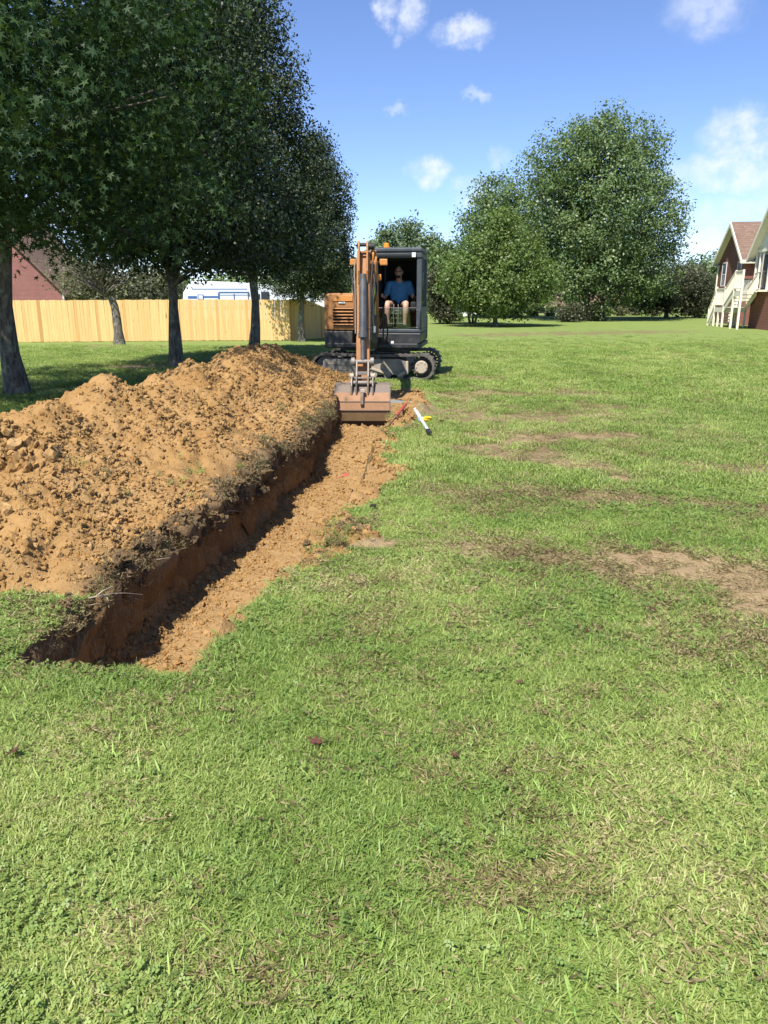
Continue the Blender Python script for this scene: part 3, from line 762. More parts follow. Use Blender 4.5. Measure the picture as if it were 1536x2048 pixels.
def root_thing(label, chains, r0):
    mb = MB()
    for ch in chains:
        n = len(ch); mb.tube(ch, [r0 * (1 - 0.75 * k / (n - 1)) for k in range(n)], 6)
    o = mb.build('exposed_root', m_pale, None, smooth=True); tag(o, label, 'root'); return o
def Lp(u, v, off=0.04):     # point off the left wall plane
    d = ray(u, v); aw = A_L + off
    # solve a(x,y)=aw along the ray
    t = aw / (d[0] * CT - d[1] * ST); return Vector((d[0] * t, d[1] * t, CAM_H + d[2] * t))
root_thing('longest pale forked root sticking out of the trench side near its close end', [[Lp(178, 1196, 0.02), Lp(200, 1192, .06), Lp(225, 1187, .08), Lp(250, 1186, .10), Lp(285, 1189, .13)], [Lp(205, 1191, .06), Lp(214, 1195, .08), Lp(217, 1202, .10)], [Lp(190, 1194, .04), Lp(205, 1182, .07), Lp(226, 1172, .09)]], 0.0045)
root_thing('short pale root on the trench side below the middle of the heap', [[Lp(448, 1024, .02), Lp(462, 1021, .06), Lp(484, 1023, .10)]], 0.004)
root_thing('thin pale root just below the longest root in the trench side', [[Lp(177, 1211, .02), Lp(190, 1208, .06), Lp(203, 1207, .08)]], 0.003)
root_thing('thin bent root in the trench side between the two pale roots', [[Lp(302, 1122, .02), Lp(320, 1118, .06), Lp(338, 1115, .10)]], 0.003)
# ------------------------------------------------------------------ trees
def leaf_mat(name, stops, trans=0.3, rough=0.42, spec=0.45):
    m, nt = new_mat(name)
    pos = geo_pos(nt); lf = attr(nt, 'shade')
    f = math_(nt, 'ADD', math_(nt, 'MULTIPLY', lf, 0.75), math_(nt, 'MULTIPLY', noise(nt, 0.9, 3, 0.6, pos), 0.35))
    col = ramp(nt, f, stops)
    b = nt.nodes.new('ShaderNodeBsdfPrincipled'); nt.links.new(col, b.inputs['Base Color'])
    b.inputs['Roughness'].default_value = rough; b.inputs['Specular IOR Level'].default_value = spec
    t = nt.nodes.new('ShaderNodeBsdfTranslucent'); nt.links.new(mixc(nt, 1.0, col, (1.2, 1.25, 0.6), 'MULTIPLY'), t.inputs['Color'])
    mx = nd(nt, 'ShaderNodeMixShader', ins={0: trans}); nt.links.new(b.outputs[0], mx.inputs[1]); nt.links.new(t.outputs[0], mx.inputs[2])
    o = nt.nodes.new('ShaderNodeOutputMaterial'); nt.links.new(mx.outputs[0], o.inputs[0]); return m
m_gum = leaf_mat('sweetgum_leaf', [(0.1, (0.014, 0.036, 0.012)), (0.55, (0.026, 0.058, 0.016)), (0.95, (0.055, 0.095, 0.024))], 0.25, 0.6, 0.22)
m_pear = leaf_mat('pear_leaf', [(0.1, (0.016, 0.029, 0.011)), (0.55, (0.032, 0.050, 0.018)), (0.93, (0.072, 0.092, 0.032))], 0.10, 0.5, 0.35)
m_oak = leaf_mat('oak_leaf', [(0.1, (0.066, 0.115, 0.038)), (0.55, (0.118, 0.178, 0.060)), (0.95, (0.19, 0.25, 0.09))], 0.28, 0.45)
m_maple = leaf_mat('maple_leaf', [(0.1, (0.052, 0.098, 0.022)), (0.55, (0.104, 0.162, 0.034)), (0.95, (0.175, 0.22, 0.052))], 0.25, 0.48)
m_dark = leaf_mat('dark_leaf', [(0.1, (0.034, 0.042, 0.020)), (0.55, (0.062, 0.070, 0.032)), (0.95, (0.105, 0.105, 0.050))], 0.2, 0.5)
m_pine = leaf_mat('needle', [(0.1, (0.06, 0.10, 0.045)), (0.55, (0.105, 0.155, 0.07)), (0.95, (0.165, 0.215, 0.10))], 0.2, 0.6)
m_grey = leaf_mat('grey_leaf', [(0.1, (0.075, 0.082, 0.040)), (0.55, (0.125, 0.130, 0.062)), (0.95, (0.20, 0.20, 0.105))], 0.3, 0.6)
m_bark, nt = new_mat('bark')
p = obj_pos(nt); v = noise(nt, 1.0, 5, 0.65, mapping(nt, p, (22, 22, 5.0))); lich = noise(nt, 4.5, 5, 0.65, p)
c = ramp(nt, v, [(0.32, (0.05, 0.042, 0.035)), (0.55, (0.165, 0.145, 0.115)), (0.75, (0.28, 0.25, 0.20))])
c = mixc(nt, ramp(nt, lich, [(0.52, 0.0), (0.66, 0.65)]), c, (0.34, 0.35, 0.28))
finish(nt, c, 0.92, 0, bump(nt, v, 1.0, 0.05), 0.12)

LEAF = (np.array([(0, 0, 0), (-.30, .45, .06), (.30, .45, .06), (0, 1.0, -.05)]), np.array([(0, 2, 1), (1, 2, 3)]))
_st = [(0, 0)]
for k, (ang, r) in enumerate([(-140, .36), (-118, .72), (-92, .27), (-62, .92), (-32, .30), (0, 1.02), (32, .30), (62, .92), (92, .27), (118, .72), (140, .36)]):
    _st.append((r * math.sin(R(ang)), 0.12 + r * math.cos(R(ang))))
STAR = (np.array([(x * .62, y * .62 + 0.1, -0.10 * (x * x + y * y)) for (x, y) in _st]), np.array([(0, i + 1, i) for i in range(1, 11)]))
_ob = [(0, 0), (-.16, .3), (.2, .38), (-.24, .7), (.22, .8), (0, 1.05)]
OAKL = (np.array([(x, y, .05 * math.sin(5 * y)) for (x, y) in _ob]), np.array([(0, 2, 1), (1, 2, 3), (3, 2, 4), (3, 4, 5)]))

def orient(N, r):
    n = len(N); N = N / (np.linalg.norm(N, axis=1, keepdims=True) + 1e-9)
    T = r.normal(0, 1, (n, 3)); T -= N * (T * N).sum(1, keepdims=True); T /= np.linalg.norm(T, axis=1, keepdims=True) + 1e-9
    B = np.cross(N, T); return T, B, N
def leaf_mesh(name, pts, nrm, size, shape, r, droop=0.0, mat=None, tint=None):
    T, B, N = orient(nrm, r)
    if droop:
        B = B + np.array([0, 0, -droop]); B /= np.linalg.norm(B, axis=1, keepdims=True); N = np.cross(T, B); N /= np.linalg.norm(N, axis=1, keepdims=True) + 1e-9; T = np.cross(B, N)
    sv, sf = shape
    V = (pts[:, None, :] + size[:, None, None] * (sv[None, :, 0:1] * T[:, None, :] + sv[None, :, 1:2] * B[:, None, :] + sv[None, :, 2:3] * N[:, None, :])).reshape(-1, 3)
    F = (sf[None] + (np.arange(len(pts)) * len(sv))[:, None, None]).reshape(-1, 3)
    sh = np.repeat(np.clip(tint if tint is not None else r.normal(.5, .22, len(pts)), 0, 1), len(sv))
    me = np_mesh(name, V, F, False, {'shade': sh})
    if mat: me.materials.append(mat)
    return me
def crown_pts(ells, n, r, shell=0.45):
    vol = np.array([e[3] * e[4] * e[5] for e in ells]) ** 0.75; pick = r.choice(len(ells), n, p=vol / vol.sum())
    E = np.array(ells)[pick]
    d = r.normal(0, 1, (n, 3)); d /= np.linalg.norm(d, axis=1, keepdims=True)
    rad = r.random(n) ** shell
    lump = 1 + 0.16 * fbm(d[:, 0] * 2.2 + E[:, 0], d[:, 1] * 2.2 + E[:, 1], d[:, 2] * 2.2 + E[:, 2], oct=3, gain=0.6, seed=7)
    P = E[:, :3] + d * rad[:, None] * lump[:, None] * E[:, 3:6]
    return P, d
def tree(name, label, base, ells, nclus, per, spread, size, shape, mat, trunk_r, fork_z, seed, group=None, droop=0.0, limbs=14, lean=(0, 0), shell=0.45, cat='tree', upw=0.5, trunk_pts=None, stems=1, outw=0.6, zmin=None, bark=None):
    r = np.random.default_rng(seed)
    root = empty(name, base); tag(root, label, cat, group)
    C, D = crown_pts(ells, nclus, r, shell)
    if zmin is not None: C = C[C[:, 2] > zmin]; D = D[:len(C)]
    n = len(C) * per
    ci = np.repeat(np.arange(len(C)), per)
    off = np.clip(r.normal(0, 1, (n, 3)), -1.7, 1.7) * spread * np.array([1, 1, 0.75])
    P = C[ci] + off
    N = D[ci] * outw + np.array([0, 0, upw]) + r.normal(0, .75, (n, 3))
    ctint = r.normal(.5, .15, len(C))[ci] + r.normal(0, .16, n)
    S = size * r.uniform(.55, 1.25, n)
    link_mesh('crown', leaf_mesh('crown', P, N, S, shape, r, droop, mat, ctint), None, root)
    top = max(e[2] + e[5] for e in ells)
    cx = sum(e[0] for e in ells) / len(ells); cy = sum(e[1] for e in ells) / len(ells)
    mb = MB(); b = bark or m_bark
    for st in range(stems):
        ang = 6.28 * st / max(1, stems) + seed
        ox, oy = (0.0, 0.0) if stems == 1 else (trunk_r * 1.3 * math.cos(ang), trunk_r * 1.3 * math.sin(ang))
        ht = top * 0.86; pts = []; rad = []
        K = 12
        for k in range(K + 1):
            t = k / K; z = ht * t
            bend = 0.06 * top * (vnoise(np.array([t * 2.5]), np.array([seed * 1.7 + st]), seed=5)[0]) * min(1, t * 2)
            f = min(1.0, t * 1.6)
            spread_out = 0 if stems == 1 else 0.35 * z
            pts.append((ox + (cx + lean[0]) * f * t + bend + spread_out * math.cos(ang) * 0.6, oy + (cy + lean[1]) * f * t + bend * 0.6 + spread_out * math.sin(ang) * 0.6, z - 0.08))
            flare = 1 + 0.35 * math.exp(-z / (trunk_r * 1.3))
            rad.append(max(0.012, trunk_r / (1 if stems == 1 else 1.6) * flare * (1 - 0.30 * min(1, z / max(fork_z, .1))) * (1 if z < fork_z else max(0.06, 1 - (z - fork_z) / (ht - fork_z)) ** 0.8)))
        # knobbly trunk
        mb.tube(pts, rad, 14, True)
    tr = mb.build('trunk', b, root, smooth=True)
    V = tr.data
    co = np.empty(len(V.vertices) * 3, np.float32); V.vertices.foreach_get('co', co); co = co.reshape(-1, 3)
    kk = trunk_r * 0.14 * fbm(co[:, 0] * 5, co[:, 1] * 5, co[:, 2] * 2.2, oct=3, seed=seed)
    co[:, 0] += kk; co[:, 1] += kk * 0.7; V.vertices.foreach_set('co', co.ravel()); V.update()
    lb = MB()
    sel = r.choice(len(C), min(limbs, len(C)), replace=False)
    for i in sel:
        tip = Vector(C[i]); z0 = fork_z + (max(fork_z + .1, tip.z * 0.8) - fork_z) * r.uniform(0.0, 0.75); z0 = min(z0, top * 0.8)
        t = z0 / (top * 0.86); f = min(1.0, t * 1.6)
        st = Vector(((cx + lean[0]) * f * t, (cy + lean[1]) * f * t, z0))
        mid = st.lerp(tip, 0.5) + Vector((r.normal(0, .08), r.normal(0, .08), 0.12 * (tip - st).length))
        r0 = trunk_r * r.uniform(.22, .42) * max(.25, 1 - z0 / top)
        lb.tube([st, st.lerp(mid, .5) + Vector((0, 0, .02)), mid, mid.lerp(tip, .55), tip], [r0, r0 * .8, r0 * .6, r0 * .4, max(.004, r0 * .12)], 6)
    if limbs: lb.build('limbs', b, root, smooth=True)
    return root

def near_base(p, q): return p
# sweetgum at the left edge: star-shaped leaves reaching out towards the camera
tb = GT(38, 788)
sg = tree('sweetgum_tree', 'sweetgum with large star-shaped leaves and mottled trunk at the left edge', tb,
     [(0.2, -0.2, 5.6, 4.0, 3.6, 3.4), (1.2, -2.6, 5.6, 3.4, 3.2, 2.6), (-1.6, -1.0, 6.3, 3.6, 3.6, 3.2), (0.2, -3.0, 5.2, 2.9, 2.2, 1.55), (1.7, -4.7, 3.75, 2.3, 1.5, 0.85), (-0.6, -5.0, 3.9, 2.2, 1.5, 0.9), (2.3, -2.6, 3.1, 1.7, 1.5, 1.0), (1.2, -3.4, 3.2, 1.6, 1.4, 0.9), (3.0, -1.5, 4.0, 1.5, 1.5, 1.3), (1.6, -2.2, 2.6, 1.3, 1.2, 0.6), (3.0, -2.0, 2.75, 1.2, 1.2, 0.6), (0.5, -1.5, 2.9, 1.2, 1.2, .6), (1.7, -0.4, 4.3, 2.6, 2.2, 1.9), (0.3, 0.2, 8.6, 2.6, 2.6, 2.2), (-3.0, -3.6, 5.2, 2.6, 2.2, 1.8)],
     2700, 28, 0.20, 0.122, STAR, m_gum, 0.175, 2.4, 3, droop=0.45, limbs=40, lean=(0.1, 0), shell=0.36, upw=0.55)
# three pears in line behind it
PG = 'row of pear trees along the trench'
tb = GT(352, 734)
tree('pear_tree', 'nearest pear tree in the row, dark crown cut by the top of the photo', tb,
     [(0.0, 0, 4.6, 2.4, 2.5, 2.5), (0.2, 0, 6.6, 2.25, 2.3, 2.3), (0.2, 0, 8.3, 1.6, 1.7, 1.9), (-.9, 0, 3.4, 1.9, 1.9, 1.25), (.9, -.2, 3.2, 1.9, 1.9, 1.1), (-1.4, 0.2, 5.8, 1.9, 2.0, 2.2)],
     3600, 30, 0.17, 0.098, LEAF, m_pear, 0.150, 1.7, 12, PG, droop=0.25, limbs=40, shell=0.33)
tb = GT(508, 702)
tree('pear_tree', 'middle pear tree of the row, straight trunk rising behind the heap', tb,
     [(0.0, 0, 4.7, 2.3, 2.4, 2.6), (0.05, 0, 6.9, 1.8, 1.9, 2.4), (0.1, 0, 8.9, 1.15, 1.2, 1.7), (-.7, 0, 3.5, 1.9, 1.9, 1.3), (.7, 0, 3.4, 1.9, 1.9, 1.2)],
     3200, 28, 0.17, 0.105, LEAF, m_pear, 0.165, 2.0, 23, PG, droop=0.25, limbs=34, shell=0.33)
tb = GT(604, 683)
tree('pear_tree', 'farthest pear tree of the row, beside the fence corner', tb,
     [(0.7, 0, 4.7, 2.15, 2.1, 2.5), (0.8, 0, 6.6, 1.75, 1.7, 2.1), (0.9, 0, 8.1, 1.0, 1.0, 1.45), (1.15, 0, 3.3, 1.75, 1.7, 1.4), (-.3, 0, 3.2, 1.7, 1.7, 1.2)],
     2900, 28, 0.17, 0.110, LEAF, m_pear, 0.170, 1.9, 34, PG, droop=0.25, limbs=30, shell=0.33)
# small twiggy tree before the fence
tb = GT(238, 690)
tree('small_tree', 'small sparse twiggy tree with leaning trunk before the fence', tb,
     [(-1.3, 0, 2.7, 1.4, 1.2, 0.7), (0.1, 0, 3.2, 1.3, 1.2, 0.9), (0.9, 0.1, 2.7, 1.1, 1.1, 0.75), (-1.2, 0, 3.4, 1.2, 1.2, .6)],
     300, 10, 0.15, 0.10, LEAF, m_grey, 0.19, 1.75, 44, droop=0.6, limbs=110, lean=(-.55, 0), shell=0.5)

# right-hand group
tb = GT(1166, 641); D0 = tb.y
def el(u, v, ru, rv, Y, base, ry=None):
    c = PT(u, v, Y); k = Y / FOC * 1.03
    return (c.x - base.x, Y - base.y, c.z - base.z, ru * k, (ry or ru) * k, rv * k)
tree('oak_tree', 'tallest round-crowned oak standing alone right of centre', tb,
     [el(1205, 355, 115, 112, D0, tb), el(1205, 285, 72, 48, D0, tb), el(1210, 435, 138, 105, D0, tb), el(1130, 330, 72, 75, D0, tb), el(1285, 330, 58, 75, D0, tb), el(1310, 460, 58, 70, D0, tb), el(1180, 535, 130, 85, D0, tb), el(1120, 460, 75, 95, D0, tb), el(1260, 545, 90, 65, D0, tb)],
     2700, 34, 0.30, 0.19, LEAF, m_oak, 0.36, 1.6, 55, limbs=90, shell=0.36)
tb = GT(1030, 636)
tree('oak_tree', 'second tall oak half hidden behind the yellow-green maple', tb,
     [el(1020, 430, 88, 78, tb.y, tb), el(985, 475, 62, 75, tb.y, tb), el(1050, 520, 85, 85, tb.y, tb), el(960, 530, 55, 65, tb.y, tb)],
     1500, 28, 0.33, 0.21, LEAF, m_oak, 0.33, 2.0, 56, limbs=50, shell=0.38)
tb = GT(991, 653)
tree('maple_tree', 'yellow-green maple with a slim trunk in front of the oaks', tb,
     [el(1000, 500, 72, 66, tb.y, tb), el(985, 560, 98, 58, tb.y, tb), el(1030, 555, 80, 62, tb.y, tb), el(940, 560, 52, 50, tb.y, tb), el(1000, 600, 85, 34, tb.y, tb), el(1000, 450, 36, 30, tb.y, tb)],
     1800, 28, 0.22, 0.155, LEAF, m_maple, 0.13, 1.5, 57, limbs=50, shell=0.40)
tb = GT(945, 648)
tree('small_tree', 'low tree with several red-brown stems left of the maple', tb,
     [el(930, 575, 48, 34, tb.y, tb), el(905, 555, 36, 42, tb.y, tb), el(960, 560, 36, 36, tb.y, tb)],
     420, 20, 0.24, 0.18, LEAF, m_maple, 0.12, 0.7, 58, limbs=20, stems=3, shell=0.42)
tb = GT(880, 648)
tree('bush', 'dark brownish bush beside the right side of the excavator cab', tb,
     [el(882, 590, 27, 46, tb.y, tb), el(875, 565, 22, 30, tb.y, tb), el(892, 622, 26, 22, tb.y, tb)],
     420, 20, 0.17, 0.15, LEAF, m_dark, 0.07, 0.3, 59, limbs=14, shell=0.42, cat='bush')
tb = GT(1332, 636)
tree('crabapple_tree', 'low dark crabapple with spreading crown near the stairs', tb,
     [el(1330, 575, 66, 46, tb.y, tb), el(1380, 575, 50, 52, tb.y, tb), el(1300, 590, 48, 36, tb.y, tb), el(1405, 590, 34, 40, tb.y, tb)],
     1000, 20, 0.25, 0.18, LEAF, m_dark, 0.16, 1.2, 60, limbs=34, stems=1, shell=0.42)
for (u, v, ru, rv, lab, sd_) in [(1140, 644, 24, 18, 'left one of two dark shrubs at the foot of the tall oak', 61), (1187, 642, 25, 16, 'right one of two dark shrubs at the foot of the tall oak', 62)]:
    tb = GT(u, v)
    tree('shrub', lab, tb, [el(u, v - rv * .9, ru, rv, tb.y, tb), el(u + 6, v - rv * 1.2, ru * .6, rv * .8, tb.y, tb)], 180, 20, 0.16, 0.13, LEAF, m_dark, 0.04, 0.2, sd_, 'dark shrubs under the oak', limbs=8, shell=0.42, cat='shrub')
tb = GT(868, 642)
# tree line behind the excavator
for i, (u, vt, ru, d_, mat, lab) in enumerate([(770, 462, 40, 78, m_pine, 'pale green tree showing left of the cab roof, behind the boom'), (812, 446, 44, 84, m_pine, 'tallest feathery tree rising behind the excavator cab'), (856, 470, 36, 80, m_pine, 'feathery tree behind the right corner of the cab'),
                                              (893, 488, 34, 72, m_oak, 'green tree between the feathery trees and the oaks'), (700, 545, 34, 62, m_oak, 'rounded tree behind the fence left of the boom')]):
    b0 = PT(u, 620, d_); b0.z = 0
    hgt = (620 - vt)
    tree('background_tree', lab, b0, [el(u, vt + hgt * .30, ru * .8, hgt * .30, d_, b0), el(u, vt + hgt * .58, ru * 1.1, hgt * .34, d_, b0), el(u + 5, vt + hgt * .15, ru * .4, hgt * .16, d_, b0), el(u - 8, vt + hgt * .8, ru * 1.05, hgt * .2, d_, b0)],
         560, 18, 0.5, 0.36, LEAF, mat, 0.22, 1.5, 70 + i, 'trees behind the excavator', limbs=12, shell=0.42)
for i, (u, vt, ru, d_, mat, lab) in enumerate([(1392, 522, 30, 75, m_pine, 'far tree peeping over the crabapple beside the house'), (1428, 512, 26, 80, m_oak, 'far dark tree peeping out beside the house gable'), (1300, 545, 46, 82, m_dark, 'far dark tree behind the crabapple'), (1085, 560, 60, 84, m_oak, 'far tree filling the gap under the oaks'), (950, 590, 50, 84, m_dark, 'far dark tree low behind the maple')]):
    b0 = PT(u, 620, d_); b0.z = 0; hgt = (620 - vt)
    tree('background_tree', lab, b0, [el(u, vt + hgt * .35, ru, hgt * .35, d_, b0), el(u, vt + hgt * .65, ru * 1.15, hgt * .3, d_, b0)], 320, 18, 0.5, 0.34, LEAF, mat, 0.2, 1.2, 90 + i, 'far trees on the right', limbs=10, shell=0.42)
# dark shrubs and a light tree behind the fence on the left
for i, (u, vt, ru, d_, mat, lab) in enumerate([(300, 520, 70, 48, m_dark, 'dark bushy tree behind the fence between brick house and trailer'), (190, 535, 50, 46, m_grey, 'light olive tree behind the fence beside the brick wall'), (560, 572, 16, 46, m_oak, 'small round tree top peeping over the fence by the trailer'),
                                              (650, 540, 30, 52, m_dark, 'dark tree behind the side run of the fence')]):
    b0 = PT(u, 612, d_); b0.z = -0.55; hgt = (625 - vt)
    tree('background_tree', lab, b0, [el(u, vt + hgt * .35, ru, hgt * .38, d_, b0), el(u + 8, vt + hgt * .7, ru * 1.1, hgt * .3, d_, b0)], 240, 18, 0.32, 0.22, LEAF, mat, 0.15, 0.8, 100 + i, 'trees behind the fence', limbs=10, shell=0.42)
# far wood closing the horizon
r = np.random.default_rng(77); P_, N_ = [], []
for k in range(150):
    az = -0.95 + 1.9 * k / 149; d_ = r.uniform(125, 160); cx, cy = d_ * math.sin(az), d_ * math.cos(az); h_ = r.uniform(3.5, 6.0)
    C, D = crown_pts([(cx, cy, h_ * .5, 4.5, 4.5, h_ * .55)], 260, r, 0.4); P_.append(C); N_.append(D + np.array([0, 0, .5]) + r.normal(0, .5, C.shape))
P_ = np.concatenate(P_); N_ = np.concatenate(N_)
tag(link_mesh('far_wood', leaf_mesh('far_wood', P_, N_, r.uniform(.8, 1.5, len(P_)), LEAF, r, 0, m_oak)), 'distant wooded line along the horizon', 'wood', kind='stuff')
# ------------------------------------------------------------------ shared hard-surface materials
def paint(name, col, rough=0.45, dirt=0.35, dirtcol=(0.24, 0.17, 0.10), metal=0.0, scale=6.0, spec=0.4):
    m, nt = new_mat(name); p = obj_pos(nt)
    n1 = noise(nt, scale, 5, 0.65, p); n2 = noise(nt, scale * 6, 4, 0.6, p)
    c = mixc(nt, ramp(nt, n1, [(0.42, 0.0), (0.75, dirt)]), col, dirtcol)
    c = mixc(nt, ramp(nt, n2, [(0.60, 0.0), (0.78, dirt * 0.6)]), c, tuple(min(1, q * 1.5 + 0.05) for q in col))
    rr_ = ramp(nt, n1, [(0.3, rough), (0.8, min(1, rough + 0.3))])
    finish(nt, c, rr_, metal, bump(nt, n2, 0.12, 0.01), spec); return m
m_orange = paint('machine_orange', (0.37, 0.165, 0.055), 0.45, 0.45, (0.19, 0.11, 0.06))
m_orange2 = paint('bright_orange', (0.56, 0.235, 0.06), 0.4, 0.25)
m_blackp = paint('black_paint', (0.022, 0.024, 0.027), 0.38, 0.40, (0.13, 0.11, 0.09))
m_cabp = paint('cab_charcoal', (0.050, 0.062, 0.074), 0.36, 0.25, (0.15, 0.15, 0.14))
m_rubber = paint('track_rubber', (0.075, 0.068, 0.06), 0.85, 0.85, (0.23, 0.195, 0.15), scale=4)
m_dusty = paint('dusty_steel', (0.175, 0.155, 0.132), 0.75, 0.9, (0.40, 0.34, 0.265), scale=4)
m_tan = paint('dust_caked_hub', (0.42, 0.345, 0.26), 0.85, 0.4, (0.28, 0.23, 0.17))
m_steel = paint('bare_steel', (0.24, 0.215, 0.185), 0.5, 0.6, (0.17, 0.12, 0.085), 0.3)
m_chrome = paint('cylinder_rod', (0.55, 0.56, 0.58), 0.18, 0.1, metal=0.9)
m_barrel = paint('cylinder_barrel', (0.055, 0.058, 0.065), 0.32, 0.3, (0.20, 0.18, 0.15))
m_hose = paint('hydraulic_hose', (0.018, 0.018, 0.018), 0.5, 0.3, (0.1, 0.09, 0.07))
m_bktop = paint('bucket_dark_plate', (0.15, 0.118, 0.095), 0.6, 0.7, (0.24, 0.165, 0.11))
m_bkrust = paint('bucket_worn_plate', (0.30, 0.160, 0.082), 0.6, 0.7, (0.22, 0.125, 0.06), 0.05)
m_bkmud = paint('bucket_muddy_plate', (0.19, 0.115, 0.055), 0.75, 0.8, (0.26, 0.155, 0.07))
m_inner = paint('cab_trim', (0.016, 0.016, 0.017), 0.7, 0.3, (0.05, 0.05, 0.045))
m_white = paint('white_plastic', (0.74, 0.74, 0.72), 0.5, 0.15)
m_amber, nt = new_mat('amber_lens'); finish(nt, (0.85, 0.26, 0.02), 0.3, 0, None, 0.5)
m_glass, nt = new_mat('cab_glass')
g = nd(nt, 'ShaderNodeBsdfGlossy', ins={'Roughness': 0.03, 'Color': (0.9, 0.95, 0.95, 1)}); tr_ = nd(nt, 'ShaderNodeBsdfTransparent', ins={'Color': (0.72, 0.80, 0.77, 1)})
fr = nd(nt, 'ShaderNodeFresnel', ins={'IOR': 1.6}); mx = nt.nodes.new('ShaderNodeMixShader')
nt.links.new(fr.outputs[0], mx.inputs[0]); nt.links.new(tr_.outputs[0], mx.inputs[1]); nt.links.new(g.outputs[0], mx.inputs[2])
nt.links.new(mx.outputs[0], nt.nodes.new('ShaderNodeOutputMaterial').inputs[0])

# ------------------------------------------------------------------ excavator (local frame: x right, y away, z up; it faces -y)
EX = empty('excavator', (-0.10, 16.62, 0.0), -TH)
tag(EX, 'orange and black mini excavator with its bucket down in the trench', 'excavator')
# tracks
def stadium(L, Rr_, n=14):
    pts = []
    for k in range(n + 1):
        a = -math.pi / 2 + math.pi * k / n; pts.append((L / 2 - Rr_ + Rr_ * math.cos(a), Rr_ + Rr_ * math.sin(a)))
    for k in range(n + 1):
        a = math.pi / 2 + math.pi * k / n; pts.append((-L / 2 + Rr_ + Rr_ * math.cos(a), Rr_ + Rr_ * math.sin(a)))
    return pts
for side, yc in (('near', -0.77), ('far', 0.77)):
    yw = 0.20; L, Rad = 2.50, 0.262
    outer = stadium(L, Rad); inner = [(x * (L - 0.10) / L, 0.262 + (z - 0.262) * (Rad - 0.05) / Rad) for x, z in outer]
    n = len(outer); vs = []; fs = []
    sag = lambda x, z: z - (0.018 * (1 - (x / 1.0) ** 2) if (z > 0.4 and abs(x) < 1.0) else 0)
    outer2 = []
    for i in range(n):
        p, q = outer[i], outer[(i + 1) % n]; m_ = 8 if math.hypot(p[0] - q[0], p[1] - q[1]) > 0.5 else 1
        for k in range(m_): outer2.append((p[0] + (q[0] - p[0]) * k / m_, p[1] + (q[1] - p[1]) * k / m_))
    belt = []
    for (x, z) in outer2:
        cz = 0.262; f = 1 - 0.045 / max(.2, math.hypot(min(0, x + L / 2 - Rad) + max(0, x - L / 2 + Rad), z - cz))
        nx = x - (max(-L / 2 + Rad, min(L / 2 - Rad, x))); xi = x - nx * (1 - f); zi = cz + (z - cz) * f
        belt.append(((x, sag(x, z)), (xi, sag(x, zi))))
    mb = MB(); k = len(belt); V = []
    for (o_, i_) in belt:
        V += [(o_[0], yc - yw, o_[1]), (o_[0], yc + yw, o_[1]), (i_[0], yc + yw, i_[1]), (i_[0], yc - yw, i_[1])]
    F = []
    for i in range(k):
        a, b = 4 * i, 4 * ((i + 1) % k)
        F += [(a, b, b + 1, a + 1), (a + 1, b + 1, b + 2, a + 2), (a + 2, b + 2, b + 3, a + 3), (a + 3, b + 3, b, a)]
    mb._add(V, F)
    tk = mb.build('track', m_rubber, EX, smooth=True)
    tk['label'] = 'nearer rubber track' if side == 'near' else 'farther rubber track'
    lg = MB(); per = 2 * (L - 2 * Rad) + 2 * math.pi * Rad; N = 52
    for i in range(N):
        d = per * i / N; st_ = L - 2 * Rad
        if d < st_: x, z, ang = -st_ / 2 + d, 0.008, 0
        elif d < st_ + math.pi * Rad: t = (d - st_) / Rad; x, z, ang = st_ / 2 + Rad * math.sin(t), Rad - Rad * math.cos(t), t
        elif d < 2 * st_ + math.pi * Rad: x, z, ang = st_ / 2 - (d - st_ - math.pi * Rad), sag(st_ / 2 - (d - st_ - math.pi * Rad), 2 * Rad), math.pi
        else: t = (d - 2 * st_ - math.pi * Rad) / Rad; x, z, ang = -st_ / 2 - Rad * math.sin(t), Rad + Rad * math.cos(t), math.pi + t
        lg.box((x, yc - 0.095 + 0.0, z), (0.05, 0.19, 0.022), (0, -ang, 0.12)); lg.box((x + 0.0, yc + 0.10, z), (0.05, 0.19, 0.022), (0, -ang, -0.12))
    lg.build('tread_lugs', m_rubber, tk)
    fy = yc - yw + 0.035
    fr_ = MB(); fr_.prism([(-0.98, 0.13), (-0.98, 0.36), (-0.86, 0.42), (0.55, 0.42), (0.72, 0.36), (0.74, 0.15), (0.5, 0.10), (-0.85, 0.09)], yc - 0.15, yc + 0.15, 'y')
    f0 = fr_.build('track_frame', m_dusty, tk, bevel=0.015)
    dt = MB(); dt.prism([(-1.02, 0.12), (-1.02, 0.37), (-0.97, 0.40), (-0.42, 0.40), (-0.42, 0.12), (-0.5, 0.09), (-0.97, 0.09)], fy - 0.006, fy + 0.06, 'y')
    dt.build('idler_guard', m_dusty, tk, bevel=0.02)
    d2 = MB(); d2.box((-0.72, fy - 0.012, 0.30), (0.42, 0.012, 0.02)); d2.box((-0.72, fy - 0.012, 0.19), (0.42, 0.012, 0.02)); d2.box((-0.60, fy - 0.012, 0.245), (0.02, 0.012, 0.09)); d2.box((-0.84, fy - 0.012, 0.245), (0.02, 0.012, 0.09))
    d2.build('guard_rib', m_dusty, tk, bevel=0.004)
    for rx in (-0.28, 0.02, 0.30, 0.56):
        MB().cyl((rx, yc - 0.17, 0.105), (rx, yc + 0.17, 0.105), 0.075, n=16).build('roller', m_dusty, tk, bevel=0.01)
    MB().cyl((0.1, yc - 0.10, 0.455), (0.1, yc + 0.10, 0.455), 0.05, n=12).build('top_roller', m_dusty, tk)
